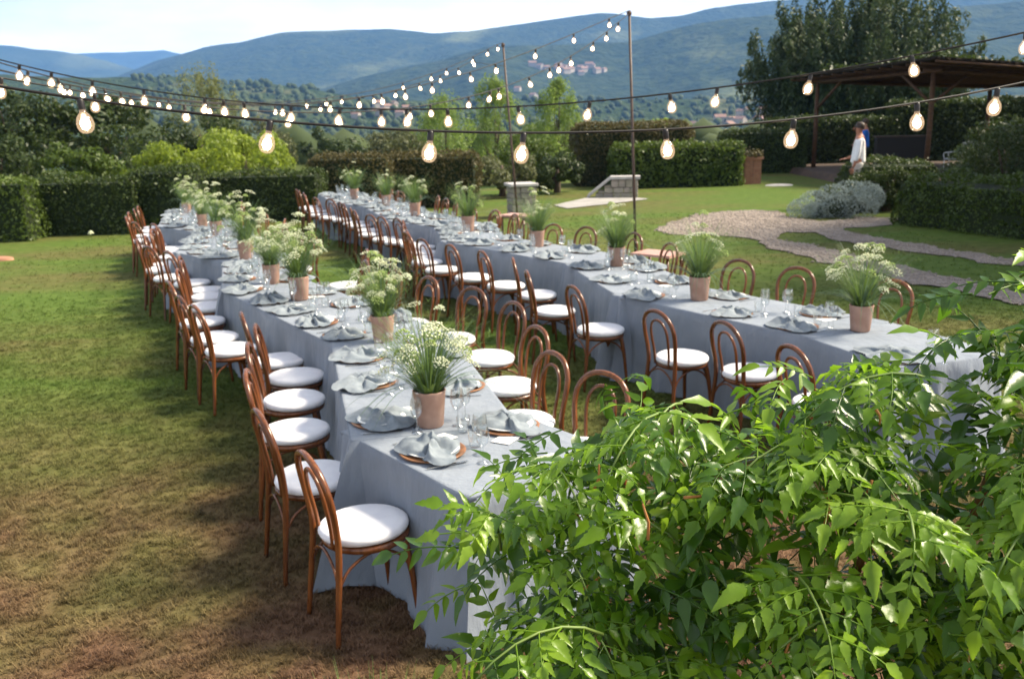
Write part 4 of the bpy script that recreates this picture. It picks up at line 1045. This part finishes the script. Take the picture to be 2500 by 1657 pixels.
# far woods: rounded crowns scattered on the near slopes, too many to count
HB = {}
from mathutils.bvhtree import BVHTree
def bvh(o): me = o.data; return BVHTree.FromPolygons([v.co.copy() for v in me.vertices], [tuple(p.vertices) for p in me.polygons])
HILLS = [bvh(o) for o in COL.objects if o.name.startswith('hill') or o.name == 'terrain']
def ground(x, y):
    z = -99
    for b in HILLS:
        h = b.ray_cast(Vector((x, y, 2000)), Vector((0, 0, -1)))
        if h[0] is not None: z = max(z, h[0].z)
    return z
rng = np.random.default_rng(12)
ico = []; 
import bmesh
bm = bmesh.new(); bmesh.ops.create_icosphere(bm, subdivisions=1, radius=1); IV = np.array([v.co[:] for v in bm.verts]); IF = np.array([[v.index for v in f.verts] for f in bm.faces]); bm.free()
V = []; F = []; n = 0
def crowd(cnt, y0, y1, s0, s1, thr):
    global n
    k = 0
    while k < cnt:
        y = math.exp(rng.uniform(math.log(y0), math.log(y1))); x = rng.uniform(-.62, .62)*y
        if noise.noise((x*.012/(y/300), y*.012/(y/300), 4)) < thr: continue
        k += 1
        z = ground(x, y); s = rng.uniform(s0, s1)
        q = IV*(1+rng.uniform(-.22, .22, (len(IV), 1)))*np.array([s, s, s*rng.uniform(.8, 1.25)])
        V.append(q+np.array([x, y, z+s*.55])); F.append(IF+n); n += len(IV)
crowd(900, 75, 240, 1.3, 2.6, -.15); crowd(3200, 240, 1150, 1.6, 5.0, .02)
o = put('woods', np_mesh('woods', np.concatenate(V), np.concatenate(F), 'far_wood', False)); tag(o, 'scattered woods covering the valley and the lower slopes', 'woods', kind='stuff')

# far houses
mb = MB(); mb.box(-1, 1, -.7, .7, -.6, 1.0)
mb.v += [(-1, -.7, 1.0), (1, -.7, 1.0), (1, .7, 1.0), (-1, .7, 1.0)]; mb.f += []
ME_HW = MB(); ME_HW.box(-1, 1, -.7, .7, -.9, 1.0); ME_HW.add([(-1, -.7, 1.0), (-1, .7, 1.0), (-1, 0, 1.42)], [(0, 1, 2)]); ME_HW.add([(1, -.7, 1.0), (1, .7, 1.0), (1, 0, 1.42)], [(1, 0, 2)])
ME_HW = ME_HW.mesh('wall', 'house_wall', False)
ME_HR = MB(); ME_HR.add([(-1.1, -.82, .95), (1.1, -.82, .95), (1.1, 0, 1.5), (-1.1, 0, 1.5), (1.1, .82, .95), (-1.1, .82, .95)], [(0, 1, 2, 3), (3, 2, 4, 5)]); ME_HR = ME_HR.mesh('roof', 'house_roof', False)
def house(x, y, s, label, group):
    t = empty('house', (x, y, ground(x, y)), rnd.uniform(-.9, .9), s); put('wall', ME_HW, t); put('roof', ME_HR, t)
    tag(t, label, 'house', group)
for (cx, cy, sx, sy, n_, s0, s1, lab) in [(140, 1995, 85, 26, 22, 5.0, 8.5, 'tiny pale house in the hillside village right of the poles'), (-25, 1600, 60, 60, 12, 4.5, 7, 'tiny pale house in the valley behind the farther pole'),
                                         (-112, 900, 45, 50, 9, 3.2, 4.6, 'tiny pink house in the valley left of the farther pole'), (190, 850, 55, 70, 18, 3.4, 5.2, 'tiny tan house in the valley between tall pole and evergreen')]:
    hs = sorted(((cx+rnd.gauss(0, sx*.5), cy+rnd.gauss(0, sy*.5)) for _ in range(n_)), key=lambda q: q[0]/q[1])
    for j, (hx, hy) in enumerate(hs):
        pos = 'leftmost' if j == 0 else ORD[j]+' from the left'
        first, rest = lab.split(' house ')
        house(hx, hy, rnd.uniform(s0, s1), '%s house, %s %s' % (first, pos, rest), 'houses '+rest)
# ------------------------------------------------------------------ stone pillar, sloping wall, brick pillar
def blocks(t, x0, x1, y0, y1, z0, z1, ch, cw, seed, top=None, mats=('stone', 'stone_dark'), gap=.012):
    """courses of single stones round a core; top(x) limits the height"""
    rr = random.Random(seed)
    core = MB(); e = .03
    if top is None: core.box(x0+e, x1-e, y0+e, y1-e, z0, z1-.01)
    z = z0; course = 0
    while z < z1-.03:
        h = min(ch*rr.uniform(.8, 1.2), z1-z)
        if z1-z-h < .05: h = z1-z
        x = x0; 
        while x < x1-.02:
            w = cw*rr.uniform(.7, 1.35)
            if x1-x-w < cw*.4: w = x1-x
            zt = z+h
            if top is not None:
                zt = min(zt, min(top(x), top(x+w)))
            if zt-z > .03:
                b = MB(); j = [rr.uniform(-.012, .012) for _ in range(3)]
                b.box(x+gap/2, x+w-gap/2, y0+j[0], y1+j[1], z+gap/2, zt-gap/2)
                o = b.build('stone', mats[rr.random() < .35], t, smooth=False)
                md = o.modifiers.new('edge', 'BEVEL'); md.width = .012; md.segments = 1
            x += w
        z += h; course += 1
    if top is None: core.build('core', 'mortar', t, smooth=False)
t = empty('stone_pillar', (.30, 22.4, 0), .25)
blocks(t, -.30, .30, -.28, .28, 0, .72, .15, .26, 3)
mb = MB(); mb.box(-.35, .35, -.33, .33, .722, .80); o = mb.build('cap', 'stone_cap', t, smooth=False); md = o.modifiers.new('edge', 'BEVEL'); md.width = .02; md.segments = 2
tag(t, 'square stone pillar with a pale flat cap at the lawn edge', 'pillar')
t = empty('stone_wall', (3.1, 27.1, 0), -.12)
tp = lambda x: max(0.0, min(.52, (x+.75)/.62*.52))
blocks(t, -.75, .66, -.25, .25, 0, .52, .15, .24, 4, tp)
mb = MB()
for (xa, za, xb, zb) in ((-.80, .0, -.13, .53), (-.13, .53, .72, .53)):
    M = [(xa, -.29, za), (xb, -.29, zb), (xb, .29, zb), (xa, .29, za), (xa, -.29, za+.075), (xb, -.29, zb+.075), (xb, .29, zb+.075), (xa, .29, za+.075)]
    i = len(mb.v); mb.v += M; mb.f += [tuple(i+k for k in q) for q in ((0,3,2,1),(4,5,6,7),(0,1,5,4),(1,2,6,5),(2,3,7,6),(3,0,4,7))]
mb.build('cap', 'stone_cap', t, smooth=False)
tag(t, 'low stone wall with a sloping pale cap beside the steps', 'wall')
t = empty('brick_pillar', (8.05, 31.1, 0), .1)
for c in range(10):
    for k in range(2):
        for j in range(2):
            b = MB(); o_ = .15*(c % 2)
            xs = (-.29, 0) if k == 0 else (0, .29)
            b.box(xs[0]+.006, xs[1]-.006, (-.27 if j == 0 else 0)+.006, (0 if j == 0 else .27)-.006, c*.08+.004, c*.08+.074); b.build('brick', 'brick', t, smooth=False)
mb = MB(); mb.box(-.27, .27, -.25, .25, 0, .79); mb.build('core', 'mortar', t, smooth=False)
mb = MB(); mb.box(-.34, .34, -.32, .32, .80, .88); mb.build('cap', 'brick', t, smooth=False)
tag(t, 'square red brick pillar at the end of the leafy hedge', 'pillar')
rng = np.random.default_rng(6); P = np.stack([rng.uniform(-.35, .35, 500), rng.uniform(-.33, .33, 500), .88+np.abs(rng.normal(0, .09, 500))], 1)
V, F = leaf_quads(P, np.tile((0, 0, 1.), (500, 1)), .09, rng, .7, .8); o = put('ivy', np_mesh('ivy', V, F, 'hedge_brown'), None, (8.05, 31.1, 0)); tag(o, 'clump of brownish ivy on top of the brick pillar', 'ivy')
mb = MB(); mb.lathe([(.0001, .05), (.18, .05), (.30, .035), (.36, 0)], 9); o = mb.build('flat_stone', 'stone_cap', None, loc=(8.72, 30.0, 0), scale=(1.3, .8, 1)); tag(o, 'flat pale stone lying in the lawn before the brick pillar', 'stone')
mb = MB(); mb.lathe([(.0001, .07), (.12, .07), (.17, .05), (.18, .0)], 14); o = mb.build('clay_tile', 'brick', None, loc=(-9.35, 16.75, 0), scale=(1.6, .8, 1)); tag(o, 'rounded clay tile on the grass at the left picture edge', 'tile')
t = empty('lawn_flower', (-9.1, 20.05, 0)); mb = umbel(9, .05, 26, .05, .02); mb.build('flower_head', 'flower', t, loc=(0, 0, .08)); mb = MB(); mb.tube([(0, 0, 0), (0, 0, .1)], .006, 5); mb.build('stem', 'green_stem', t); tag(t, 'small white flower on the lawn before the long dark hedge', 'flower')
for (x, y, rz, lab) in ((1.80, 11.1, -.7, 'bare pinkish wooden side table by the tall light pole'), (.15, 15.9, -.6, 'bare pinkish wooden side table before the stone pillar')):
    t = empty('side_table', (x, y, 0), rz); mb = MB(); mb.box(-.27, .27, -.20, .20, .69, .72); o = mb.build('table_top', 'side_table_wood', t, smooth=False)
    lg = MB(); lg.tube([(0, 0, .69), (0, 0, 0)], [.02, .014], 8); lm = lg.mesh('leg', 'wood')
    for a_, b_ in ((-.22, -.16), (.22, -.16), (-.22, .16), (.22, .16)): put('leg', lm, t, (a_, b_, 0))
    tag(t, lab, 'table', 'bare side tables on the path side')

# ------------------------------------------------------------------ pergola
FL = .20
t = empty('patio', (0, 0, 0)); 
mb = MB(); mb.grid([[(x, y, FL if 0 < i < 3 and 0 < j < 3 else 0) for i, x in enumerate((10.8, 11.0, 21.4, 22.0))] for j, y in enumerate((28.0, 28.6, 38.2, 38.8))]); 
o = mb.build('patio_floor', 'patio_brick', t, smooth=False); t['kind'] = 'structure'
t = empty('pergola', (0, 0, 0))
posts = {'a': (11.75, 36.0), 'b': (13.42, 30.0), 'c': (19.6, 31.0), 'd': (18.6, 36.6)}; ztop = {'a': 3.32, 'b': 3.40, 'c': 3.05, 'd': 3.0}
for k_, (x, y) in posts.items():
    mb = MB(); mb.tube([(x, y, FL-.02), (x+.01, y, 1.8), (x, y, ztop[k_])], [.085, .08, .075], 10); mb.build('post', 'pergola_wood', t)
def beam(a, b, r=.07, ext=.35, name='beam'):
    a = Vector(a); b = Vector(b); d = (b-a).normalized(); mb = MB(); mb.tube([a-d*ext, (a+b)/2-Vector((0, 0, .01)), b+d*ext], r, 8); mb.build(name, 'pergola_wood', t)
pt = {k_: (posts[k_][0], posts[k_][1], ztop[k_]+.05) for k_ in posts}
beam(pt['a'], pt['b']); beam(pt['b'], pt['c']); beam(pt['c'], pt['d']); beam(pt['d'], pt['a'])
def brace_(p, q, f=.24, dz=.95):
    a = Vector(posts[p]); b = Vector(posts[q]); e = a.lerp(b, f); mb = MB(); mb.tube([(a.x, a.y, ztop[p]-dz), (e.x, e.y, ztop[p]+(ztop[q]-ztop[p])*f+.02)], .05, 8); mb.build('brace', 'pergola_wood', t)
brace_('a', 'b'); brace_('b', 'a'); brace_('b', 'c', .2); brace_('c', 'b', .2)
A, B, C_, D_ = [Vector(v) for v in ((11.0, 36.9, 3.50), (13.0, 29.0, 3.72), (20.8, 30.0, 3.16), (19.8, 37.6, 3.10))]
for k_ in range(13):
    f = k_/12; p = A.lerp(B, f); q = D_.lerp(C_, f); mb = MB(); mb.tube([p+Vector((0, 0, -.02)), (p+q)/2+Vector((0, 0, -.03)), q+Vector((0, 0, -.02))], .04, 6); mb.build('rafter', 'pergola_wood', t)
mb = MB(); rr = random.Random(3)
for k_ in range(150):
    f = (k_+rr.uniform(-.3, .3))/149; p = A.lerp(D_, f); q = B.lerp(C_, f); e0 = rr.uniform(-.05, .02); e1 = rr.uniform(-.05, .03)
    d = (q-p).normalized(); mb.tube([p+d*e0+Vector((0, 0, .045+rr.uniform(0, .03))), (p+q)/2+Vector((0, 0, .04+rr.uniform(-.01, .03))), q+d*e1+Vector((0, 0, .045+rr.uniform(0, .03)))], rr.uniform(.02, .034), 5)
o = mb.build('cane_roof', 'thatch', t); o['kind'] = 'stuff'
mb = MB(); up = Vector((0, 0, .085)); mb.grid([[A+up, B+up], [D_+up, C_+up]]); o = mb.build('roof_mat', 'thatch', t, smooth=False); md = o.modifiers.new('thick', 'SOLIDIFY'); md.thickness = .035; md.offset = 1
tag(t, 'dark wooden pergola with round posts and a cane roof under the big evergreen', 'pergola')
rng = np.random.default_rng(77); n_ = 5200
P = np.array([(A.lerp(B, u).lerp(D_.lerp(C_, u), v)) for u, v in zip(rng.uniform(0, 1, n_), rng.beta(.8, 1.4, n_))]); P[:, 2] += .12+np.abs(rng.normal(0, .09, n_))*np.array([1+noise.noise(Vector(p)*.7) for p in P])
keep = np.array([noise.noise(Vector(p)*.55) > -.12 for p in P]); P = P[keep]; P[:, 2] -= (rng.uniform(0, 1, len(P)) < .12)*rng.uniform(0, .35, len(P))*0
V, F = leaf_quads(P, np.tile((0, 0, 1.), (len(P), 1)), .16, rng, .6, .8); o = put('creeper', np_mesh('creeper', V, F, 'dark_leaf')); tag(o, 'dark creeper spread over the cane roof of the pergola', 'creeper')
t = empty('bar_counter', (14.3, 34.2, FL), -.2); mb = MB(); mb.box(-.85, .85, -.3, .3, .0, 1.12); mb.build('body', 'cord', t, smooth=False); mb = MB(); mb.box(-.92, .92, -.36, .36, 1.125, 1.17); mb.build('counter_top', 'pole_steel', t, smooth=False); tag(t, 'black bar counter in the shade of the pergola', 'counter')
def patio_chair(x, y, rz, mat, label):
    t = empty('patio_chair', (x, y, FL), rz); lg = MB(); lg.tube([(0, 0, .44), (0, 0, 0)], .014, 6); lm = lg.mesh('leg', 'white_metal')
    for a_, b_ in ((-.22, -.22), (.22, -.22), (-.22, .22), (.22, .22)): put('leg', lm, t, (a_, b_, 0))
    mb = MB(); mb.box(-.25, .25, -.25, .25, .44, .48); mb.build('seat', mat, t, smooth=False)
    for s_ in (-1, 1):
        mb = MB(); mb.tube(cr([(.22, .24*s_, .48), (.22, .25*s_, .66), (-.22, .25*s_, .68)], 4), .014, 6); mb.build('armrest', 'white_metal', t)
    mb = MB(); mb.tube(cr([(-.24, -.23, .46), (-.29, -.23, .92), (-.30, 0, .98), (-.29, .23, .92), (-.24, .23, .46)], 5), .015, 6); mb.build('back_frame', 'white_metal', t)
    for k_ in range(6):
        mb = MB(); y_ = -.19+.38*k_/5; mb.tube([(-.245, y_, .47), (-.29, y_, .93)], .010, 5); mb.build('back_slat', mat, t)
    tag(t, label, 'chair', 'patio chairs under the pergola')
patio_chair(14.9, 31.3, 2.4, 'wicker', 'grey-white slatted patio chair right behind the pergola post')
patio_chair(15.9, 32.2, 1.2, 'white_metal', 'white patio chair farther right under the pergola')

# ------------------------------------------------------------------ people
def skin_body(name, verts, edges, radii, mat, parent, root=0, sub=2):
    me = bpy.data.meshes.new(name); me.from_pydata(verts, edges, []); o = put(name, me, parent)
    me.materials.append(MATS[mat])
    o.modifiers.new('skin', 'SKIN'); sk = me.skin_vertices[0].data
    for i, r_ in enumerate(radii): sk[i].radius = r_ if isinstance(r_, tuple) else (r_, r_)
    sk[root].use_root = True
    s_ = o.modifiers.new('sub', 'SUBSURF'); s_.levels = sub; s_.render_levels = sub
    for m_ in o.modifiers:
        if m_.type == 'SKIN': m_.use_smooth_shade = True
    return o
def person(x, y, z, rz, h, shirt, trs, label, elbow=(.10, .30, 1.10), hand=(.30, .24, .98), head_turn=0.0):
    """standing figure, +x is forward; one arm bent forward, the other hanging"""
    t = empty('person', (x, y, z), rz, h/1.75)
    # body: pelvis root, spine, neck, head, arms, legs in one surface
    V_ = [(0, 0, .94), (0, 0, 1.10), (-.01, 0, 1.28), (-.01, 0, 1.43), (.0, 0, 1.50), (.015, 0, 1.56), (.02, 0, 1.66), (.015, 0, 1.72),
          (-.01, .17, 1.41), (.0, .24, 1.14), elbow and (.05, .26, .92), (.08, .26, .83),
          (-.01, -.17, 1.41), (-.02, -.23, 1.14), (.16, -.20, 1.02), (.24, -.16, 1.00),
          (0, .095, .88), (.02, .10, .50), (-.01, .10, .09), (.13, .11, .04),
          (0, -.095, .88), (.03, -.10, .50), (-.03, -.10, .09), (.11, -.11, .04)]
    E_ = [(0,1),(1,2),(2,3),(3,4),(4,5),(5,6),(6,7),(3,8),(8,9),(9,10),(10,11),(3,12),(12,13),(13,14),(14,15),(0,16),(16,17),(17,18),(18,19),(0,20),(20,21),(21,22),(22,23)]
    Rr_ = [(.14,.11),(.13,.10),(.15,.11),(.11,.085),.055,(.075,.07),(.098,.082),(.06,.05),.062,.047,.036,.03,.062,.047,.036,.03,.085,.058,.042,.035,.085,.058,.042,.035]
    skin_body('body', V_, E_, Rr_, 'skin', t)
    # hands: palm and five fingers each, slightly curled
    for wrist, d, sd in (((.08, .26, .83), Vector((.18, 0, -1)).normalized(), 1), ((.24, -.16, 1.00), Vector((1, .3, -.15)).normalized(), -1)):
        w = Vector(wrist); side = d.cross(Vector((0, 1, 0))).normalized() if sd == 1 else Vector((-.3, 1, 0)).normalized()
        nn = d.cross(side).normalized()
        hv = [tuple(w), tuple(w+d*.07)]; he = [(0, 1)]; hr = [(.028, .018), (.036, .014)]
        for k_, l in zip((-1.5, -.5, .5, 1.5), (.062, .074, .070, .054)):
            b = w+d*.085+side*(k_*.018); i = len(hv)
            hv += [tuple(b), tuple(b+d*l*.55), tuple(b+d*l*.95+nn*.022*sd)]; he += [(1, i), (i, i+1), (i+1, i+2)]; hr += [.010, .009, .0075]
        b = w+d*.03+side*.034; i = len(hv); hv += [tuple(b), tuple(b+d*.03+side*.02), tuple(b+d*.062+side*.022)]; he += [(0, i), (i, i+1), (i+1, i+2)]; hr += [.012, .011, .009]
        skin_body('hand', hv, he, hr, 'skin', t, 0, 1)
    # shirt and trousers follow the body
    sv = [(0, 0, .90), (0, 0, 1.10), (-.01, 0, 1.29), (-.01, 0, 1.44), (-.01, .17, 1.415), (.0, .24, 1.14), (.045, .262, .95), (-.01, -.17, 1.415), (-.02, -.232, 1.14), (.12, -.205, 1.035)]
    skin_body('shirt', sv, [(0,1),(1,2),(2,3),(3,4),(4,5),(5,6),(3,7),(7,8),(8,9)], [(.178,.145),(.165,.135),(.172,.135),(.115,.095),.078,.064,.052,.078,.064,.052], shirt, t, 1)
    tv = [(0, 0, .97), (0, 0, .90), (0, .095, .84), (.02, .10, .50), (-.005, .10, .10), (0, -.095, .84), (.03, -.10, .50), (-.025, -.10, .10)]
    skin_body('trousers', tv, [(0,1),(1,2),(2,3),(3,4),(1,5),(5,6),(6,7)], [(.155,.125),(.16,.13),.105,.078,.066,.105,.078,.066], trs, t, 1)
    for s_, fx_ in ((1, .03), (-1, .01)):
        mb = MB(); mb.lathe([(.0001, 0), (.05, 0), (.052, .03), (.045, .07), (.02, .085), (.0001, .088)], 12); mb.build('shoe', 'shoe', t, loc=(fx_+.02, s_*.105, 0), scale=(2.5, 1, 1))
    # hair cap, ears, nose, eyes, mouth
    hd = empty('head_features', (0.02, 0, 1.64), head_turn); hd.parent = t
    mb = MB(); mb.lathe([(.0985, -.015), (.101, .03), (.092, .075), (.066, .108), (.03, .122), (.0001, .126)], 16); mb.build('hair', 'hair', hd, loc=(-.014, 0, .005), rot=(0, -.28, 0), scale=(1, .88, 1))
    mb = MB(); mb.tube([(.085, 0, .018), (.112, 0, -.018), (.088, 0, -.03)], [.010, .016, .010], 8); mb.build('nose', 'skin', hd)
    for s_ in (-1, 1):
        mb = MB(); mb.lathe([(.0001, -.012), (.018, 0), (.0001, .012)], 8); mb.build('ear', 'skin', hd, loc=(-.01, s_*.084, -.01), rot=(1.57, 0, 0), scale=(.7, 1.1, .7))
        mb = MB(); mb.lathe([(.0001, -.007), (.008, 0), (.0001, .007)], 8); mb.build('eye', 'shoe', hd, loc=(.084, s_*.033, .012))
    mb = MB(); mb.tube([(.082, -.024, -.055), (.092, 0, -.057), (.082, .024, -.055)], .006, 6); mb.build('mouth', 'brick', hd)
    tag(t, label, 'person')
person(8.45, 22.6, 0.05, 2.75, 1.98, 'white_shirt', 'trousers', 'person in a loose white shirt walking behind the silver bush', head_turn=.15)
person(11.30, 29.8, FL, 2.6, 1.84, 'blue_shirt', 'dark_trousers', 'person in a bright blue shirt at the pergola, behind the white-shirted one')

# ------------------------------------------------------------------ foreground vine
def leaflet(mb, p, d, up, l, w, rr, fine=True):
    """ovate pointed leaflet, folded along the midrib, toothed edge, tip bent down"""
    p = Vector(p); d = Vector(d).normalized(); up = (Vector(up)-d*Vector(up).dot(d)).normalized(); s = d.cross(up)
    st = [0, .10, .20, .24, .36, .40, .53, .57, .70, .74, .86, 1.0] if fine else [0, .14, .34, .56, .78, 1.0]
    env = lambda a: max(0, (1-a)**.85*min(1, (a/.26+.12))**.7)*1.18
    i = len(mb.v); q = p.copy(); dd = d.copy(); bend = rr.uniform(.02, .34); cup = rr.uniform(.10, .60); prev = 0; tw = rr.uniform(-.35, .35); cv = rr.uniform(-.25, .25)
    for k, a in enumerate(st):
        q = q + dd*(l*(a-prev))
        dd = (dd - up*bend*1.9*(a-prev) + s*cv*(a-prev)).normalized(); prev = a
        tooth = (1.10 if k % 2 == 0 else .90) if fine and 0 < k < len(st)-1 else 1
        hw = w*env(a)*tooth*(1+rr.uniform(-.08, .08)); wav = .10*hw*math.sin(a*14+tw*9)
        u2 = up*math.cos(tw*a)+s*math.sin(tw*a); s2 = s*math.cos(tw*a)-up*math.sin(tw*a)
        mb.v += [tuple(q - s2*hw + u2*(hw*cup+wav)), tuple(q), tuple(q + s2*hw + u2*(hw*cup-wav))]
    for k in range(len(st)-1):
        a = i+3*k; mb.f += [(a, a+1, a+4, a+3), (a+1, a+2, a+5, a+4)]
def vine_leaf(seed, mat, pairs, L, fine=True):
    rr = random.Random(seed); mb = MB(); P = []
    q = Vector((0, 0, 0)); d = Vector((1, rr.uniform(-.12, .12), rr.uniform(.0, .2))).normalized()
    for k in range(pairs+2):
        P.append(q.copy()); q = q + d*(L/(pairs+1)); d = (d + Vector((0, rr.uniform(-.05, .05), -.10-.04*k))).normalized()
    mb.tube(P, [.0022-.0012*k/len(P) for k in range(len(P))], 4, False)
    for k in range(1, pairs+1):
        d = (P[k+1]-P[k-1]).normalized() if k+1 < len(P) else (P[k]-P[k-1]).normalized()
        for s_ in (-1, 1):
            ll = rr.uniform(.036, .068)*(1.0 if k < pairs else .9); side = Vector((-d.y, d.x, 0)).normalized()*s_
            dd = side*rr.uniform(.75, 1.0) + d*rr.uniform(.35, .75) + Vector((0, 0, rr.uniform(-.75, .05)))
            leaflet(mb, P[k]+side*.003, dd, Vector((0, 0, 1))+side*rr.uniform(-.4, .2), ll, ll*rr.uniform(.19, .27), rr, fine)
    d = (P[-1]-P[-2]).normalized(); leaflet(mb, P[-1], d+Vector((0, 0, -.25)), Vector((0, 0, 1)), rr.uniform(.058, .08), .0185, rr, fine)
    return mb.mesh('leaf', mat)
VM = [vine_leaf(s, ('vine_a', 'vine_b', 'vine_a', 'vine_c', 'vine_b', 'vine_a', 'vine_b', 'vine_c')[s % 8], 3+s % 3, .13+.028*(s % 3)) for s in range(16)]
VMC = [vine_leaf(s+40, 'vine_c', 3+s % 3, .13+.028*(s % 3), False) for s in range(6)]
vine = empty('climbing_vine', (.8, 1.9, 0))
tag(vine, 'big leafy climbing vine filling the lower right foreground', 'vine')
VO = Vector((.8, 1.9, 0))
XS = [-.32, -.22, -.13, -.05, .05, .14, .22, .30, .40, .48, .55, .63, .74, .84, .90, 1.0, 1.2, 1.6, 2.0]
ZS = [1.05, 1.26, 1.45, 1.56, 1.65, 1.72, 1.84, 1.82, 1.73, 1.74, 1.84, 1.88, 1.89, 1.92, 2.00, 2.05, 2.07, 2.02, 1.9]
ztop_v = lambda x: float(np.interp(x, XS, ZS))
rr = random.Random(31)
spots = []
def vine_point(x, depth, fy=0.0):
    """a point of the mound: depth = height below its crest"""
    z = ztop_v(x) - depth
    y = 1.86 - .40*math.sqrt(min(1, max(0, depth)/.40)) + fy - .10*max(0, x-.6)
    return Vector((x, y, z))
# arching canes that carry most of the leaves, in opposite pairs; then inner leaves to fill
xmin = lambda z: -.16 if z > 1.34 else -.16+(1.34-z)*.6
canes = []
tries = 0
while len(spots) < 470 and tries < 4000:
    tries += 1
    x0 = rr.uniform(-.12, 1.25); dp0 = rr.uniform(0, 1)**1.2*.65
    q = vine_point(x0, dp0, rr.uniform(.0, .12))
    if q.x < xmin(q.z)+.06: continue
    d = Vector((rr.uniform(-1.0, .45), rr.uniform(-.9, .25), rr.uniform(.15, .95)-dp0*.5)).normalized(); ln = rr.uniform(.14, .34); st = rr.randint(4, 6); pts = [q.copy()]; ok = True
    tmp = []
    for m_ in range(st):
        q = q + d*(ln/st); d = (d + Vector((0, -.02, -.24))).normalized(); pts.append(q.copy())
        if q.x < xmin(q.z) or q.z > ztop_v(q.x)+.075 or q.y < 1.22: ok = False
        sd = d.cross(Vector((0, 0, 1))).normalized()
        for s_ in (-1, 1):
            if m_ == st-1 and s_ == 1: tmp.append((q.copy(), d.copy()+Vector((0, 0, -.15)), rr.uniform(.55, .8)))
            else: tmp.append((q.copy(), sd*s_*rr.uniform(.7, 1.1)+d*rr.uniform(.3, .8)+Vector((0, 0, rr.uniform(-.35, .25))), rr.uniform(.62, 1.05)*(1-.25*m_/st)))
    if not ok: continue
    canes.append(pts); spots += tmp
rr.shuffle(spots); NC = len(spots)
for k in range(1900):    # deeper layers, back and off-frame side
    x = rr.uniform(-.1, 2.0); dp = rr.uniform(.06, 1.45); p = vine_point(x, dp, rr.uniform(.05, .40))
    if x < xmin(p.z)+.06: continue
    spots.append((p, Vector((rr.uniform(-1, 1), rr.uniform(-1, .6), rr.uniform(-.5, .6))), rr.uniform(.7, 1.15)))
for pts in canes:
    mb = MB(); mb.tube([q-VO for q in pts], [.0034-.0018*i/len(pts) for i in range(len(pts))], 5); mb.build('shoot', 'green_stem', vine)
stuff = MB()
def place(me, p, out, s):
    d = out.normalized(); upv = Vector((rr.uniform(-.45, .45), rr.uniform(-.7, .1), 1)); upv = (upv-d*upv.dot(d)).normalized(); sd = upv.cross(d)
    return Matrix(((d.x*s, sd.x*s, upv.x*s, p.x), (d.y*s, sd.y*s, upv.y*s, p.y), (d.z*s, sd.z*s, upv.z*s, p.z), (0, 0, 0, 1)))
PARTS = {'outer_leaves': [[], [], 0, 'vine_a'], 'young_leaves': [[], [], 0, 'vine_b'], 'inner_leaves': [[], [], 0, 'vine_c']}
for k, (p, out, s) in enumerate(spots):
    me = VM[rr.randrange(16)] if k < NC else VMC[rr.randrange(6)]; M = place(me, p, out, s)
    if k < 295:
        o = put('leaf', me, vine); o.matrix_local = Matrix.Translation(-VO) @ M
    else:
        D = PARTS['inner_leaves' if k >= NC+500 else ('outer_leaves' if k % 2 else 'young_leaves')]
        A_ = np.empty(len(me.vertices)*3, np.float32); me.vertices.foreach_get('co', A_); A_ = A_.reshape(-1, 3)
        Mn = np.array(M); A_ = A_ @ Mn[:3, :3].T + Mn[:3, 3]
        D[0].append(A_); D[1] += [[i+D[2] for i in f.vertices] for f in me.polygons]; D[2] += len(A_)
for nm, (v_, f_, _, mt_) in PARTS.items():
    o = put(nm, np_mesh(nm, np.concatenate(v_)-np.array(VO), np.array([f for f in f_ if len(f) == 4]), mt_, True), vine); o['kind'] = 'stuff'
# canes: woody stems from the ground, green shoots in the mound, a few dead bits
for k in range(6):
    x0 = .15+k*.28; b = Vector((x0+rr.uniform(-.1, .1), 2.05+rr.uniform(-.08, .1), 0)); e = vine_point(min(1.9, x0+rr.uniform(-.35, .25)), .30, .14)
    mb = MB(); mb.tube([q-VO for q in cr([b, b+Vector((rr.uniform(-.08, .08), rr.uniform(-.05, .05), .6)), b.lerp(e, .7)+Vector((0, .05, .05)), e], 5)], [.022]*6+[.014]*5+[.008]*5, 7); mb.build('stem', 'vine_stem', vine)
for k in range(30):
    p = vine_point(rr.uniform(0, 1.05), rr.uniform(.08, .6), rr.uniform(-.02, .06)); d = Vector((rr.uniform(-.5, .5), rr.uniform(-.3, .3), rr.uniform(-1, 1))).normalized()*rr.uniform(.02, .07)
    mb = MB(); mb.tube([p-VO, p+d*.5+Vector((.006, 0, 0))-VO, p+d-VO], [.0032, .0028, .002], 5); mb.build('twig', 'dead_leaf', vine)
